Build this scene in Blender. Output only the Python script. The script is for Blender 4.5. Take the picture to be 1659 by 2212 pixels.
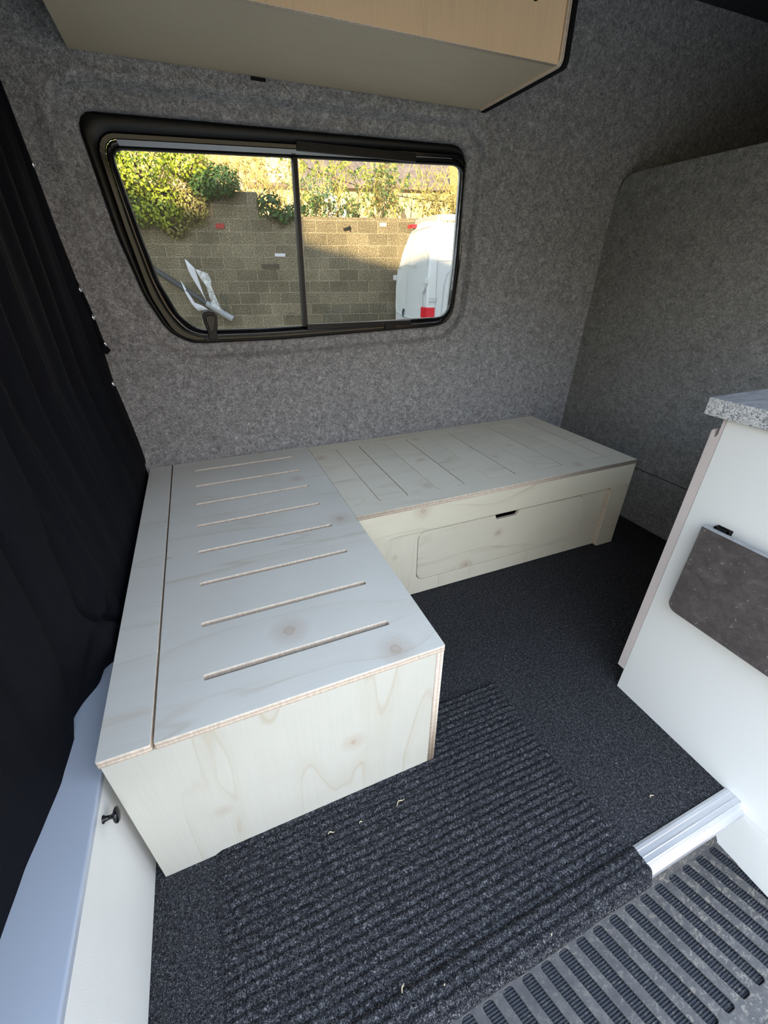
import bpy, bmesh, math, random
from mathutils import Vector, Matrix, noise, Euler
random.seed(7)
for o in list(bpy.data.objects): bpy.data.objects.remove(o)
scn = bpy.context.scene
COL = scn.collection
PI = math.pi

# ------------------------------------------------------------------ camera
cam_d = bpy.data.cameras.new('camera'); cam = bpy.data.objects.new('camera', cam_d); COL.objects.link(cam)
cam.location = (-0.35142, -1.77580, 1.08943)
cam.rotation_euler = Euler((1.052298, 0.001651, -0.390875), 'XYZ')
cam_d.sensor_fit = 'HORIZONTAL'; cam_d.sensor_width = 36.0
cam_d.lens = 898.73 * 36.0 / 1659.0
cam_d.clip_start = 0.02; cam_d.clip_end = 300
scn.camera = cam

# ------------------------------------------------------------------ world, sun, exposure
SKY_STRENGTH = 5.0
SUN_STRENGTH = 33.0
EXPOSURE = 0.20
w = bpy.data.worlds.new('sky'); scn.world = w; w.use_nodes = True
nt = w.node_tree; bg = nt.nodes['Background']
tc = nt.nodes.new('ShaderNodeTexCoord'); sep = nt.nodes.new('ShaderNodeSeparateXYZ')
ramp = nt.nodes.new('ShaderNodeValToRGB')
nt.links.new(tc.outputs['Generated'], sep.inputs[0]); nt.links.new(sep.outputs['Z'], ramp.inputs[0])
ramp.color_ramp.elements[0].position = 0.0; ramp.color_ramp.elements[0].color = (0.92, 0.85, 0.74, 1)
ramp.color_ramp.elements[1].position = 0.65; ramp.color_ramp.elements[1].color = (0.62, 0.77, 1.0, 1)
e = ramp.color_ramp.elements.new(0.2); e.color = (0.92, 0.95, 1.0, 1)
nt.links.new(ramp.outputs[0], bg.inputs[0]); bg.inputs[1].default_value = SKY_STRENGTH
SUN_DIR = Vector((0.5, 0.8, -0.2)).normalized()
sd = bpy.data.lights.new('sun', 'SUN'); sun = bpy.data.objects.new('sun', sd); COL.objects.link(sun)
sd.energy = SUN_STRENGTH; sd.angle = math.radians(0.53); sd.color = (1.0, 0.74, 0.42)
sun.rotation_euler = SUN_DIR.to_track_quat('-Z', 'Y').to_euler(); sun.location = (-5, -8, 6)
scn.view_settings.view_transform = 'Standard'; scn.view_settings.look = 'None'
scn.view_settings.gamma = 1.0; scn.view_settings.use_curve_mapping = False
scn.view_settings.exposure = EXPOSURE

# ------------------------------------------------------------------ materials
def s2l(c):
    return tuple(((x / 255.0) / 12.92 if x / 255.0 <= 0.04045 else ((x / 255.0 + 0.055) / 1.055) ** 2.4) for x in c)
class NB:
    def __init__(s, name, rough=0.6, spec=0.5, metal=0.0):
        s.m = bpy.data.materials.new(name); s.m.use_nodes = True; s.t = s.m.node_tree; s.n = s.t.nodes; s.l = s.t.links
        s.b = s.n['Principled BSDF']; s.b.inputs['Roughness'].default_value = rough
        s.b.inputs['Specular IOR Level'].default_value = spec; s.b.inputs['Metallic'].default_value = metal
        s.tc = s.n.new('ShaderNodeTexCoord')
    def set(s, sock, v):
        if hasattr(v, 'is_linked') or hasattr(v, 'links'): s.l.new(v, sock)
        else:
            try: sock.default_value = v
            except Exception: sock.default_value = tuple(v) + (1,)
    def map(s, scale=(1, 1, 1), loc=(0, 0, 0), rot=(0, 0, 0), src=None, kind='Object'):
        m = s.n.new('ShaderNodeMapping'); s.l.new(src if src else s.tc.outputs[kind], m.inputs[0])
        m.inputs['Scale'].default_value = scale; m.inputs['Location'].default_value = loc; m.inputs['Rotation'].default_value = rot
        return m.outputs[0]
    def noise(s, vec=None, scale=5, detail=2, rough=0.5, dist=0.0, out=0):
        n = s.n.new('ShaderNodeTexNoise'); s.l.new(vec if vec else s.tc.outputs['Object'], n.inputs['Vector'])
        n.inputs['Scale'].default_value = scale; n.inputs['Detail'].default_value = detail
        n.inputs['Roughness'].default_value = rough; n.inputs['Distortion'].default_value = dist
        return n.outputs[out]
    def ramp(s, fac, stops, interp='LINEAR'):
        r = s.n.new('ShaderNodeValToRGB'); s.l.new(fac, r.inputs[0]); r.color_ramp.interpolation = interp
        el = r.color_ramp.elements
        while len(el) < len(stops): el.new(0.5)
        for i, (p, c) in enumerate(stops):
            el[i].position = p; el[i].color = (c, c, c, 1) if isinstance(c, (int, float)) else tuple(c) + (1,)
        return r.outputs[0]
    def mix(s, fac, a, b, mode='MIX'):
        m = s.n.new('ShaderNodeMix'); m.data_type = 'RGBA'; m.blend_type = mode
        s.set(m.inputs[0], fac)
        for sock, v in ((m.inputs[6], a), (m.inputs[7], b)):
            if hasattr(v, 'links'): s.l.new(v, sock)
            elif isinstance(v, (int, float)): sock.default_value = (v, v, v, 1)
            else: sock.default_value = tuple(v) + (1,)
        return m.outputs[2]
    def math(s, op, a, b=0.0, c=0.0):
        m = s.n.new('ShaderNodeMath'); m.operation = op
        for i, v in enumerate((a, b, c)):
            if hasattr(v, 'links'): s.l.new(v, m.inputs[i])
            else: m.inputs[i].default_value = v
        return m.outputs[0]
    def sep(s, vec):
        n = s.n.new('ShaderNodeSeparateXYZ'); s.l.new(vec, n.inputs[0]); return n.outputs
    def color(s, c):
        if hasattr(c, 'links'): s.l.new(c, s.b.inputs['Base Color'])
        else: s.b.inputs['Base Color'].default_value = tuple(c) + (1,)
    def bump(s, h, strength=0.3, dist=0.002):
        b = s.n.new('ShaderNodeBump'); s.l.new(h, b.inputs['Height']); b.inputs['Strength'].default_value = strength
        b.inputs['Distance'].default_value = dist; s.l.new(b.outputs[0], s.b.inputs['Normal'])
M = {}
def simple(name, c, rough=0.6, spec=0.5, metal=0.0, nscale=0, namt=0.0):
    b = NB(name, rough, spec, metal)
    if nscale:
        n = b.noise(scale=nscale, detail=3)
        lo = tuple(x * (1 - namt) for x in c); hi = tuple(min(1, x * (1 + namt)) for x in c)
        b.color(b.ramp(n, [(0.3, lo), (0.7, hi)]))
    else: b.color(c)
    M[name] = b.m; return b.m

def wood(name, seed, knots=(), base=(0.66, 0.635, 0.55), dark=(0.48, 0.40, 0.28), along='x', lines=1.0, fine=0.06):
    """pale poplar plywood veneer; board-local coordinates, faint growth-ring contours and small knots"""
    b = NB(name, 0.55, 0.3)
    sc = (0.62, 4.0, 1) if along == 'x' else (4.0, 0.62, 1)
    v = b.map(scale=sc, loc=(seed * 3.7, seed * 1.9, seed))
    n1 = b.noise(v, 1.0, 3, 0.42, 0.35)
    if knots:
        for (kx, ky, kr) in knots:
            sx = 0.3 if along == 'x' else 1.0; sy = 1.0 if along == 'x' else 0.3
            kk = b.map(scale=(sx, sy, 1), loc=(-kx * sx, -ky * sy, 0))
            ln = b.n.new('ShaderNodeVectorMath'); ln.operation = 'LENGTH'; b.l.new(kk, ln.inputs[0])
            bell = b.ramp(b.math('DIVIDE', ln.outputs['Value'], 0.11), [(0.0, 1.0), (0.35, 0.35), (1.0, 0.0)], 'EASE')
            n1 = b.math('ADD', n1, b.math('MULTIPLY', bell, 0.11))
    f = b.math('FRACT', b.math('MULTIPLY', n1, 7.0))
    line = b.ramp(f, [(0.0, 0.0), (0.44, 0.0), (0.5, 1.0), (0.54, 0.3), (0.8, 0.0)], 'EASE')
    msk = b.ramp(b.noise(b.map(loc=(seed, 5, 2)), 3.0, 2), [(0.40, 0.25), (0.60, 1.0)])
    fac = b.math('MULTIPLY', b.math('MULTIPLY', line, msk), 0.50 * lines)
    big = b.ramp(b.noise(b.map(loc=(seed * 2, 1, 2)), 2.2, 3, 0.6), [(0.3, tuple(x * 0.94 for x in base)), (0.7, tuple(min(1, x * 1.05) for x in base))])
    c = b.mix(fac, big, dark)
    fs = (2.5, 120, 1) if along == 'x' else (120, 2.5, 1)
    fg = b.noise(b.map(scale=fs, loc=(seed, 0, 0)), 2.2, 3, 0.6)
    c = b.mix(1.0, c, b.ramp(fg, [(0.25, 1 - fine), (0.75, 1.0)]), 'MULTIPLY')
    for (kx, ky, kr) in knots:
        kk = b.map(loc=(-kx, -ky, 0)); kn = b.noise(b.map(loc=(seed, 3, 1)), 60, 2, 0.6, 0, 1)
        mv = b.n.new('ShaderNodeVectorMath'); mv.operation = 'MULTIPLY_ADD'; b.l.new(kn, mv.inputs[0])
        mv.inputs[1].default_value = (kr * 1.0,) * 3; b.l.new(kk, mv.inputs[2])
        off = b.n.new('ShaderNodeVectorMath'); off.operation = 'SUBTRACT'; b.l.new(mv.outputs[0], off.inputs[0]); off.inputs[1].default_value = (kr * 0.5,) * 3
        ln = b.n.new('ShaderNodeVectorMath'); ln.operation = 'LENGTH'; b.l.new(off.outputs[0], ln.inputs[0])
        r = b.math('DIVIDE', ln.outputs['Value'], kr * 4.5)
        halo = b.ramp(r, [(0.0, 1.0), (0.12, 0.85), (0.18, 0.45), (0.25, 0.62), (0.34, 0.30), (0.6, 0.18), (1.0, 0.0)])
        c = b.mix(halo, c, (0.40, 0.27, 0.18))
        core = b.ramp(r, [(0.0, 0.9), (0.09, 0.75), (0.14, 0.0)])
        c = b.mix(core, c, (0.16, 0.06, 0.035))
    b.color(c); b.bump(fg, 0.05, 0.001)
    M[name] = b.m; return b.m

def ply_edge():
    b = NB('ply_edge', 0.7, 0.25)
    z = b.sep(b.tc.outputs['Object'])[2]
    wv = b.noise(b.map(scale=(1, 1, 1)), 14, 2)
    zz = b.math('ADD', b.math('MULTIPLY', z, 111.0), b.math('MULTIPLY', b.math('SUBTRACT', wv, 0.5), 0.18))
    f = b.math('FRACT', b.math('ADD', zz, 0.5))
    c = b.ramp(f, [(0.0, (0.80, 0.72, 0.60)), (0.42, (0.78, 0.69, 0.56)), (0.48, (0.42, 0.26, 0.18)), (0.54, (0.62, 0.47, 0.36)), (0.9, (0.70, 0.57, 0.45)), (0.96, (0.46, 0.30, 0.21)), (1.0, (0.78, 0.69, 0.56))])
    sp = b.ramp(b.noise(b.map(scale=(1, 1, 0.3)), 160, 2), [(0.35, 0.80), (0.65, 1.0)])
    b.color(b.mix(1.0, c, sp, 'MULTIPLY')); M['ply_edge'] = b.m
ply_edge()

def felt(name, lo, mid, hi, fine=330, big=38):
    b = NB(name, 0.95, 0.1)
    n1 = b.noise(scale=fine, detail=3, rough=0.65, dist=0.6)
    n2 = b.noise(scale=big, detail=3, rough=0.6, dist=0.8)
    n3 = b.noise(scale=fine * 0.36, detail=2, rough=0.6, dist=1.2)
    f = b.math('ADD', b.math('MULTIPLY', n1, 0.42), b.math('ADD', b.math('MULTIPLY', n2, 0.22), b.math('MULTIPLY', n3, 0.36)))
    b.color(b.ramp(f, [(0.36, lo), (0.5, mid), (0.64, hi)]))
    b.b.inputs['Sheen Weight'].default_value = 0.06
    b.bump(f, 0.35, 0.003); M[name] = b.m
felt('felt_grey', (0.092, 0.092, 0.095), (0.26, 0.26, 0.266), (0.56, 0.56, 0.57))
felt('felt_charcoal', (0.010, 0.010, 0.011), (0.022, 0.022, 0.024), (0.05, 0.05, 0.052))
felt('felt_partition', (0.11, 0.11, 0.108), (0.23, 0.23, 0.225), (0.42, 0.42, 0.41), 300, 30)

def carpet(name, k, fine=560):
    b = NB(name, 1.0, 0.05)
    n1 = b.noise(b.map(scale=(1, 1, 0.6)), fine, 2, 0.7, 0.8)
    n2 = b.noise(scale=fine * 0.33, detail=2, rough=0.6, dist=0.5)
    f = b.math('ADD', b.math('MULTIPLY', n1, 0.72), b.math('MULTIPLY', n2, 0.28))
    c = b.ramp(f, [(0.40, (0.006 * k, 0.006 * k, 0.007 * k)), (0.50, (0.023 * k, 0.0228 * k, 0.0255 * k)), (0.58, (0.065 * k, 0.065 * k, 0.069 * k)), (0.72, (0.29 * k, 0.29 * k, 0.29 * k))])
    b.color(c); b.bump(f, 0.7, 0.004); M[name] = b.m
carpet('carpet', 1.25, 540); carpet('mat_pile', 1.2, 430)

simple('black_plastic', (0.006, 0.006, 0.0065), 0.40, 0.32, 0, 40, 0.3)
simple('black_gloss', (0.006, 0.006, 0.007), 0.16, 0.45)
simple('black_matt', (0.006, 0.006, 0.007), 0.8, 0.2)
simple('void_shade', (0.004, 0.004, 0.004), 0.95, 0.0)
simple('polished_metal', (0.52, 0.52, 0.54), 0.20, 0.5, 1.0)
simple('snap_metal', (0.85, 0.85, 0.87), 0.18, 0.5, 1.0)
simple('grey_trim', (0.30, 0.31, 0.32), 0.45, 0.5, 0, 70, 0.15)
def alu():
    b = NB('aluminium', 0.36, 0.5, 0.75)
    n = b.noise(b.map(scale=(2, 160, 1)), 4, 3, 0.6); c = b.ramp(n, [(0.3, (0.60, 0.61, 0.65)), (0.7, (0.78, 0.79, 0.83))])
    d = b.ramp(b.noise(scale=55, detail=4, rough=0.75), [(0.64, 1.0), (0.74, 0.55)])
    b.color(b.mix(1.0, c, d, 'MULTIPLY')); M['aluminium'] = b.m
alu()
def white_board():
    b = NB('white_board', 0.5, 0.35)
    n = b.noise(b.map(scale=(1, 9, 1)), 120, 3, 0.6)
    b.color(b.ramp(b.noise(scale=6, detail=2), [(0.3, (0.76, 0.77, 0.74)), (0.7, (0.80, 0.81, 0.78))]))
    b.bump(n, 0.22, 0.0012); M['white_board'] = b.m
    b = NB('white_linen', 0.5, 0.35)
    n = b.noise(b.map(scale=(220, 14, 8)), 3, 3, 0.6); n2 = b.noise(b.map(scale=(14, 9, 220)), 3, 3, 0.6)
    b.color((0.80, 0.81, 0.78)); b.bump(b.math('ADD', n, n2), 0.16, 0.001); M['white_linen'] = b.m
white_board()
simple('white_sky_tint', (0.42, 0.465, 0.54), 0.28, 0.5)  # white board with the blue sky reflection mixed into its colour
simple('pink_beige', (0.62, 0.55, 0.52), 0.55, 0.3, 0, 9, 0.04)
def curtain_mat():
    b = NB('curtain_cloth', 0.8, 0.12); n = b.noise(scale=420, detail=2)
    b.color(b.ramp(n, [(0.35, (0.0034, 0.0039, 0.006)), (0.65, (0.0062, 0.007, 0.0105))])); b.b.inputs['Sheen Weight'].default_value = 0.0
    b.bump(n, 0.15, 0.001); M['curtain_cloth'] = b.m
curtain_mat()
def granite():
    b = NB('granite_edge', 0.5, 0.4)
    n = b.noise(scale=210, detail=3, rough=0.6, dist=1.5)
    b.color(b.ramp(n, [(0.34, (0.07, 0.08, 0.10)), (0.43, (0.24, 0.26, 0.29)), (0.50, (0.58, 0.58, 0.57)), (0.7, (0.74, 0.73, 0.70))])); M['granite_edge'] = b.m
    b = NB('slate_top', 0.4, 0.4)
    n = b.noise(b.map(scale=(1, 4, 1), rot=(0, 0, 0.5)), 22, 5, 0.65, 0.6)
    b.color(b.ramp(n, [(0.3, (0.16, 0.17, 0.19)), (0.55, (0.27, 0.28, 0.30)), (0.75, (0.40, 0.41, 0.43))])); M['slate_top'] = b.m
    b = NB('stone_laminate', 0.55, 0.35)
    n = b.noise(b.map(scale=(1, 1, 1), rot=(0.4, 0, 0)), 30, 5, 0.7, 0.8)
    c = b.ramp(n, [(0.3, (0.060, 0.050, 0.048)), (0.6, (0.105, 0.090, 0.086)), (0.8, (0.17, 0.155, 0.15))])
    s1 = b.ramp(b.noise(b.map(scale=(1, 1, 3.2), rot=(0.6, 0, 0)), 120, 2, 0.6), [(0.66, 0.0), (0.76, 0.55)])
    c = b.mix(s1, c, (0.45, 0.43, 0.42)); b.color(c); M['stone_laminate'] = b.m
granite()
def rubber():
    b = NB('step_rubber', 0.62, 0.4)
    n = b.noise(scale=22, detail=5, rough=0.7); c = b.ramp(n, [(0.3, (0.048, 0.046, 0.047)), (0.55, (0.074, 0.071, 0.070)), (0.75, (0.125, 0.115, 0.102))])
    # dried mud, heavier towards the kitchen side
    sx = b.sep(b.tc.outputs['Object'])[0]
    d = b.noise(b.map(scale=(1, 1.8, 1), rot=(0, 0, 0.3)), 70, 5, 0.75, 1.0)
    dm = b.math('MULTIPLY', b.ramp(d, [(0.52, 0.0), (0.62, 0.85)]), b.ramp(sx, [(0.0, 0.30), (0.45, 0.95)]))
    c = b.mix(dm, c, (0.24, 0.21, 0.17)); b.color(c); b.bump(n, 0.2, 0.002); M['step_rubber'] = b.m
    b = NB('step_ribs', 0.6, 0.4)
    d = b.noise(scale=120, detail=4, rough=0.7); sx = b.sep(b.tc.outputs['Object'])[0]
    c = b.mix(b.math('MULTIPLY', b.ramp(d, [(0.56, 0.0), (0.68, 0.8)]), b.ramp(sx, [(-0.1, 0.35), (0.5, 0.8)])), (0.035, 0.038, 0.046), (0.26, 0.24, 0.20))
    b.color(c); M['step_ribs'] = b.m
rubber()
def glass():
    b = NB('tinted_glass', 0.0, 0.5); m = b.m; t = b.t
    for n in list(t.nodes): t.nodes.remove(n)
    out = t.nodes.new('ShaderNodeOutputMaterial'); tr = t.nodes.new('ShaderNodeBsdfTransparent'); gl = t.nodes.new('ShaderNodeBsdfGlossy')
    tr.inputs[0].default_value = (0.69, 0.695, 0.675, 1); gl.inputs['Roughness'].default_value = 0.0; gl.inputs[0].default_value = (1, 1, 1, 1)
    lw = t.nodes.new('ShaderNodeLayerWeight'); lw.inputs[0].default_value = 0.5; pw = t.nodes.new('ShaderNodeMath'); pw.operation = 'POWER'; t.links.new(lw.outputs['Facing'], pw.inputs[0]); pw.inputs[1].default_value = 4.0; fr = t.nodes.new('ShaderNodeMath'); fr.operation = 'MULTIPLY_ADD'; t.links.new(pw.outputs[0], fr.inputs[0]); fr.inputs[1].default_value = 0.9; fr.inputs[2].default_value = 0.013
    mx = t.nodes.new('ShaderNodeMixShader'); t.links.new(fr.outputs[0], mx.inputs[0]); t.links.new(tr.outputs[0], mx.inputs[1]); t.links.new(gl.outputs[0], mx.inputs[2])
    t.links.new(mx.outputs[0], out.inputs[0]); M['tinted_glass'] = m
    b = NB('hazy_plastic', 0.3, 0.5); m = b.m; t = b.t
    for n in list(t.nodes): t.nodes.remove(n)
    out = t.nodes.new('ShaderNodeOutputMaterial'); tr = t.nodes.new('ShaderNodeBsdfTransparent'); df = t.nodes.new('ShaderNodeBsdfDiffuse'); df.inputs[0].default_value = (0.75, 0.78, 0.8, 1)
    tcn = t.nodes.new('ShaderNodeTexCoord'); nz = t.nodes.new('ShaderNodeTexNoise'); nz.inputs['Scale'].default_value = 9; t.links.new(tcn.outputs['Object'], nz.inputs['Vector'])
    rp = t.nodes.new('ShaderNodeValToRGB'); t.links.new(nz.outputs[0], rp.inputs[0]); rp.color_ramp.elements[0].position = .35; rp.color_ramp.elements[0].color = (.1, .1, .1, 1); rp.color_ramp.elements[1].position = .7; rp.color_ramp.elements[1].color = (.5, .5, .5, 1)
    mx = t.nodes.new('ShaderNodeMixShader'); t.links.new(rp.outputs[0], mx.inputs[0]); t.links.new(tr.outputs[0], mx.inputs[1]); t.links.new(df.outputs[0], mx.inputs[2]); t.links.new(mx.outputs[0], out.inputs[0]); M['hazy_plastic'] = m
glass()
def blocks():
    b = NB('concrete_block', 0.95, 0.1)
    # wall-local: x along the wall, z up; bricks 445 x 225 mm with pale joints
    s = b.sep(b.tc.outputs['Object']); cb = b.n.new('ShaderNodeCombineXYZ')
    b.l.new(b.math('ADD', s[0], 0.0925 + 0.2225), cb.inputs[0]); b.l.new(b.math('SUBTRACT', s[2], 0.067), cb.inputs[1])
    br = b.n.new('ShaderNodeTexBrick'); b.l.new(cb.outputs[0], br.inputs['Vector'])
    br.offset = 0.5; br.inputs['Scale'].default_value = 1.0; br.inputs['Brick Width'].default_value = 0.445; br.inputs['Row Height'].default_value = 0.225
    br.inputs['Mortar Size'].default_value = 0.007; br.inputs['Mortar Smooth'].default_value = 0.4; br.inputs['Bias'].default_value = 0.0
    br.inputs['Color1'].default_value = (0.080, 0.072, 0.050, 1); br.inputs['Color2'].default_value = (0.130, 0.114, 0.078, 1); br.inputs['Mortar'].default_value = (0.19, 0.17, 0.12, 1)
    st = b.ramp(b.noise(scale=1.6, detail=4, rough=0.65), [(0.3, 0.72), (0.7, 1.22)])
    sp = b.ramp(b.noise(scale=42, detail=4, rough=0.75), [(0.36, 0.38), (0.5, 1.0), (0.64, 1.9)])
    c = b.mix(1.0, b.mix(1.0, br.outputs[0], st, 'MULTIPLY'), sp, 'MULTIPLY')
    sm = b.ramp(b.noise(b.map(loc=(3, 0, 1)), 1.1, 3), [(0.48, 0.0), (0.66, 0.45)])   # smeared render over some joints
    c = b.mix(sm, c, b.mix(1.0, (0.12, 0.107, 0.075), sp, 'MULTIPLY'))
    b.color(c); b.bump(b.noise(scale=60, detail=4), 0.5, 0.01); M['concrete_block'] = b.m
blocks()
simple('asphalt', (0.31, 0.28, 0.235), 0.95, 0.2, 0, 8, 0.3)
simple('cream_render', (0.50, 0.40, 0.235), 0.9, 0.1, 0, 2, 0.05)
simple('beige_render', (0.34, 0.23, 0.15), 0.9, 0.1, 0, 3, 0.08)
simple('roof_slate', (0.115, 0.10, 0.10), 0.8, 0.3, 0, 5, 0.3)
simple('white_render', (0.75, 0.76, 0.80), 0.9, 0.1, 0, 2, 0.05)
def stone_house():
    b = NB('grey_stone', 0.9, 0.1); br = b.n.new('ShaderNodeTexBrick')
    s = b.sep(b.tc.outputs['Object']); cb = b.n.new('ShaderNodeCombineXYZ'); b.l.new(s[0], cb.inputs[0]); b.l.new(s[2], cb.inputs[1]); b.l.new(cb.outputs[0], br.inputs['Vector'])
    br.inputs['Scale'].default_value = 1; br.inputs['Brick Width'].default_value = 0.34; br.inputs['Row Height'].default_value = 0.15; br.inputs['Mortar Size'].default_value = 0.012
    br.inputs['Color1'].default_value = (0.34, 0.29, 0.28, 1); br.inputs['Color2'].default_value = (0.46, 0.39, 0.35, 1); br.inputs['Mortar'].default_value = (0.5, 0.44, 0.36, 1)
    b.color(br.outputs[0]); M['grey_stone'] = b.m
    b = NB('orange_brick', 0.9, 0.1); wv = b.math('FRACT', b.math('MULTIPLY', b.sep(b.tc.outputs['Object'])[2], 14.0))
    b.color(b.ramp(wv, [(0.0, (0.35, 0.2, 0.1)), (0.2, (0.62, 0.38, 0.17)), (0.9, (0.68, 0.43, 0.2))])); M['orange_brick'] = b.m
stone_house()
def leafmat(name, a, c2):
    b = NB(name, 0.45, 0.4)
    oi = b.n.new('ShaderNodeNewGeometry')
    c = b.ramp(oi.outputs['Random Per Island'], [(0.0, a), (1.0, c2)])
    b.color(c); t = b.n.new('ShaderNodeBsdfTranslucent'); b.l.new(c, t.inputs[0]); mx = b.n.new('ShaderNodeMixShader'); mx.inputs[0].default_value = 0.3
    out = b.n['Material Output']; b.l.new(b.b.outputs[0], mx.inputs[1]); b.l.new(t.outputs[0], mx.inputs[2]); b.l.new(mx.outputs[0], out.inputs[0]); M[name] = b.m
leafmat('ivy_leaf', (0.03, 0.085, 0.010), (0.42, 0.50, 0.04))
leafmat('dark_leaf', (0.012, 0.045, 0.014), (0.06, 0.14, 0.03))
leafmat('dry_leaf', (0.16, 0.17, 0.05), (0.34, 0.30, 0.10))
leafmat('bamboo_leaf', (0.12, 0.18, 0.03), (0.28, 0.34, 0.07))
simple('twig', (0.42, 0.30, 0.12), 0.9, 0.1); simple('dark_twig', (0.06, 0.05, 0.035), 0.9, 0.1)
simple('van_paint', (0.43, 0.45, 0.445), 0.25, 0.5); simple('red_lens', (0.45, 0.01, 0.02), 0.15, 0.6)
simple('grey_pipe', (0.018, 0.024, 0.03), 0.5, 0.4); simple('pale_pipe', (0.20, 0.22, 0.23), 0.4, 0.4)
simple('rag_white', (0.42, 0.43, 0.46), 0.7, 0.2); simple('red_paint', (0.25, 0.03, 0.03), 0.7, 0.2)
simple('straw', (0.62, 0.52, 0.34), 0.8, 0.2); simple('glass_print', (0.02, 0.02, 0.02), 0.6, 0.2)
simple('dark_stone', (0.05, 0.045, 0.035), 0.9, 0.2)
simple('tile_red', (0.35, 0.24, 0.18), 0.85, 0.2, 0, 3, 0.2)

# ------------------------------------------------------------------ helpers
def setp(o, label=None, cat=None, group=None, kind=None):
    if label: o['label'] = label
    if cat: o['category'] = cat
    if group: o['group'] = group
    if kind: o['kind'] = kind
    return o
def link(name, me, mats, parent=None, matrix=None, smooth=False):
    o = bpy.data.objects.new(name, me); COL.objects.link(o)
    for m in (mats if isinstance(mats, (list, tuple)) else [mats]): me.materials.append(M[m])
    if smooth:
        for p in me.polygons: p.use_smooth = True
    if matrix is not None: o.matrix_world = matrix
    if parent is not None:
        o.parent = parent
        o.matrix_parent_inverse = parent.matrix_world.inverted() if parent.type != 'EMPTY' else Matrix.Translation(-parent.location)
    return o
def empty(name, loc=(0, 0, 0), label=None, cat=None, group=None, kind=None):
    o = bpy.data.objects.new(name, None); COL.objects.link(o); o.location = loc; o.empty_display_size = 0.05
    return setp(o, label, cat, group, kind)
def frame(o, u, v):
    u = Vector(u).normalized(); v = Vector(v).normalized(); n = u.cross(v).normalized()
    m = Matrix((u, v, n)).transposed().to_4x4(); m.translation = Vector(o); return m
def rpoly(pts, r=0.02, seg=6):
    """rounded polygon; pts = (x, y) or (x, y, r)"""
    out = []; n = len(pts)
    for i in range(n):
        p0, p1, p2 = pts[i - 1], pts[i], pts[(i + 1) % n]
        rr = p1[2] if len(p1) > 2 else r
        a = Vector(p0[:2]) - Vector(p1[:2]); b = Vector(p2[:2]) - Vector(p1[:2]); la, lb = a.length, b.length; a.normalize(); b.normalize()
        ang = a.angle(b)
        if rr <= 0 or ang > PI - 0.01: out.append(Vector(p1[:2])); continue
        d = min(rr / math.tan(ang / 2), la * 0.49, lb * 0.49); re = d * math.tan(ang / 2)
        bis = (a + b).normalized(); c = Vector(p1[:2]) + bis * (re / math.sin(ang / 2))
        s = Vector(p1[:2]) + a * d - c; t = Vector(p1[:2]) + b * d - c
        a0 = math.atan2(s.y, s.x); a1 = math.atan2(t.y, t.x); da = (a1 - a0 + PI) % (2 * PI) - PI
        for k in range(seg + 1): out.append(c + Vector((math.cos(a0 + da * k / seg), math.sin(a0 + da * k / seg))) * re)
    return out
def plate(name, outline, t, mats, parent=None, matrix=None, holes=(), bevel=0.0):
    """flat board with real holes; local z is the thickness; mats = (face, edge)"""
    cu = bpy.data.curves.new(name, 'CURVE'); cu.dimensions = '2D'; cu.fill_mode = 'BOTH'
    for loop in [outline] + list(holes):
        sp = cu.splines.new('POLY'); sp.points.add(len(loop) - 1)
        for i, p in enumerate(loop): sp.points[i].co = (p[0], p[1], 0, 1)
        sp.use_cyclic_u = True
    cu.extrude = t / 2 - bevel; cu.bevel_depth = bevel; cu.bevel_resolution = 1 if bevel else 0
    if bevel: cu.offset = -bevel
    tmp = bpy.data.objects.new(name, cu); COL.objects.link(tmp)
    dg = bpy.context.evaluated_depsgraph_get(); me = bpy.data.meshes.new_from_object(tmp.evaluated_get(dg))
    bpy.data.objects.remove(tmp); bpy.data.curves.remove(cu)
    me.name = name; me.materials.clear()
    mats = mats if isinstance(mats, (list, tuple)) else (mats,)
    o = link(name, me, mats, parent, matrix)
    if len(mats) > 1:
        for p in me.polygons: p.material_index = 0 if abs(p.normal.z) > 0.75 else 1
    else:
        for p in me.polygons: p.material_index = 0
    return o
def rect(x0, y0, x1, y1, r=0.0, seg=4):
    return rpoly([(x0, y0), (x1, y0), (x1, y1), (x0, y1)], r, seg) if r else [Vector((x0, y0)), Vector((x1, y0)), Vector((x1, y1)), Vector((x0, y1))]
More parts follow.
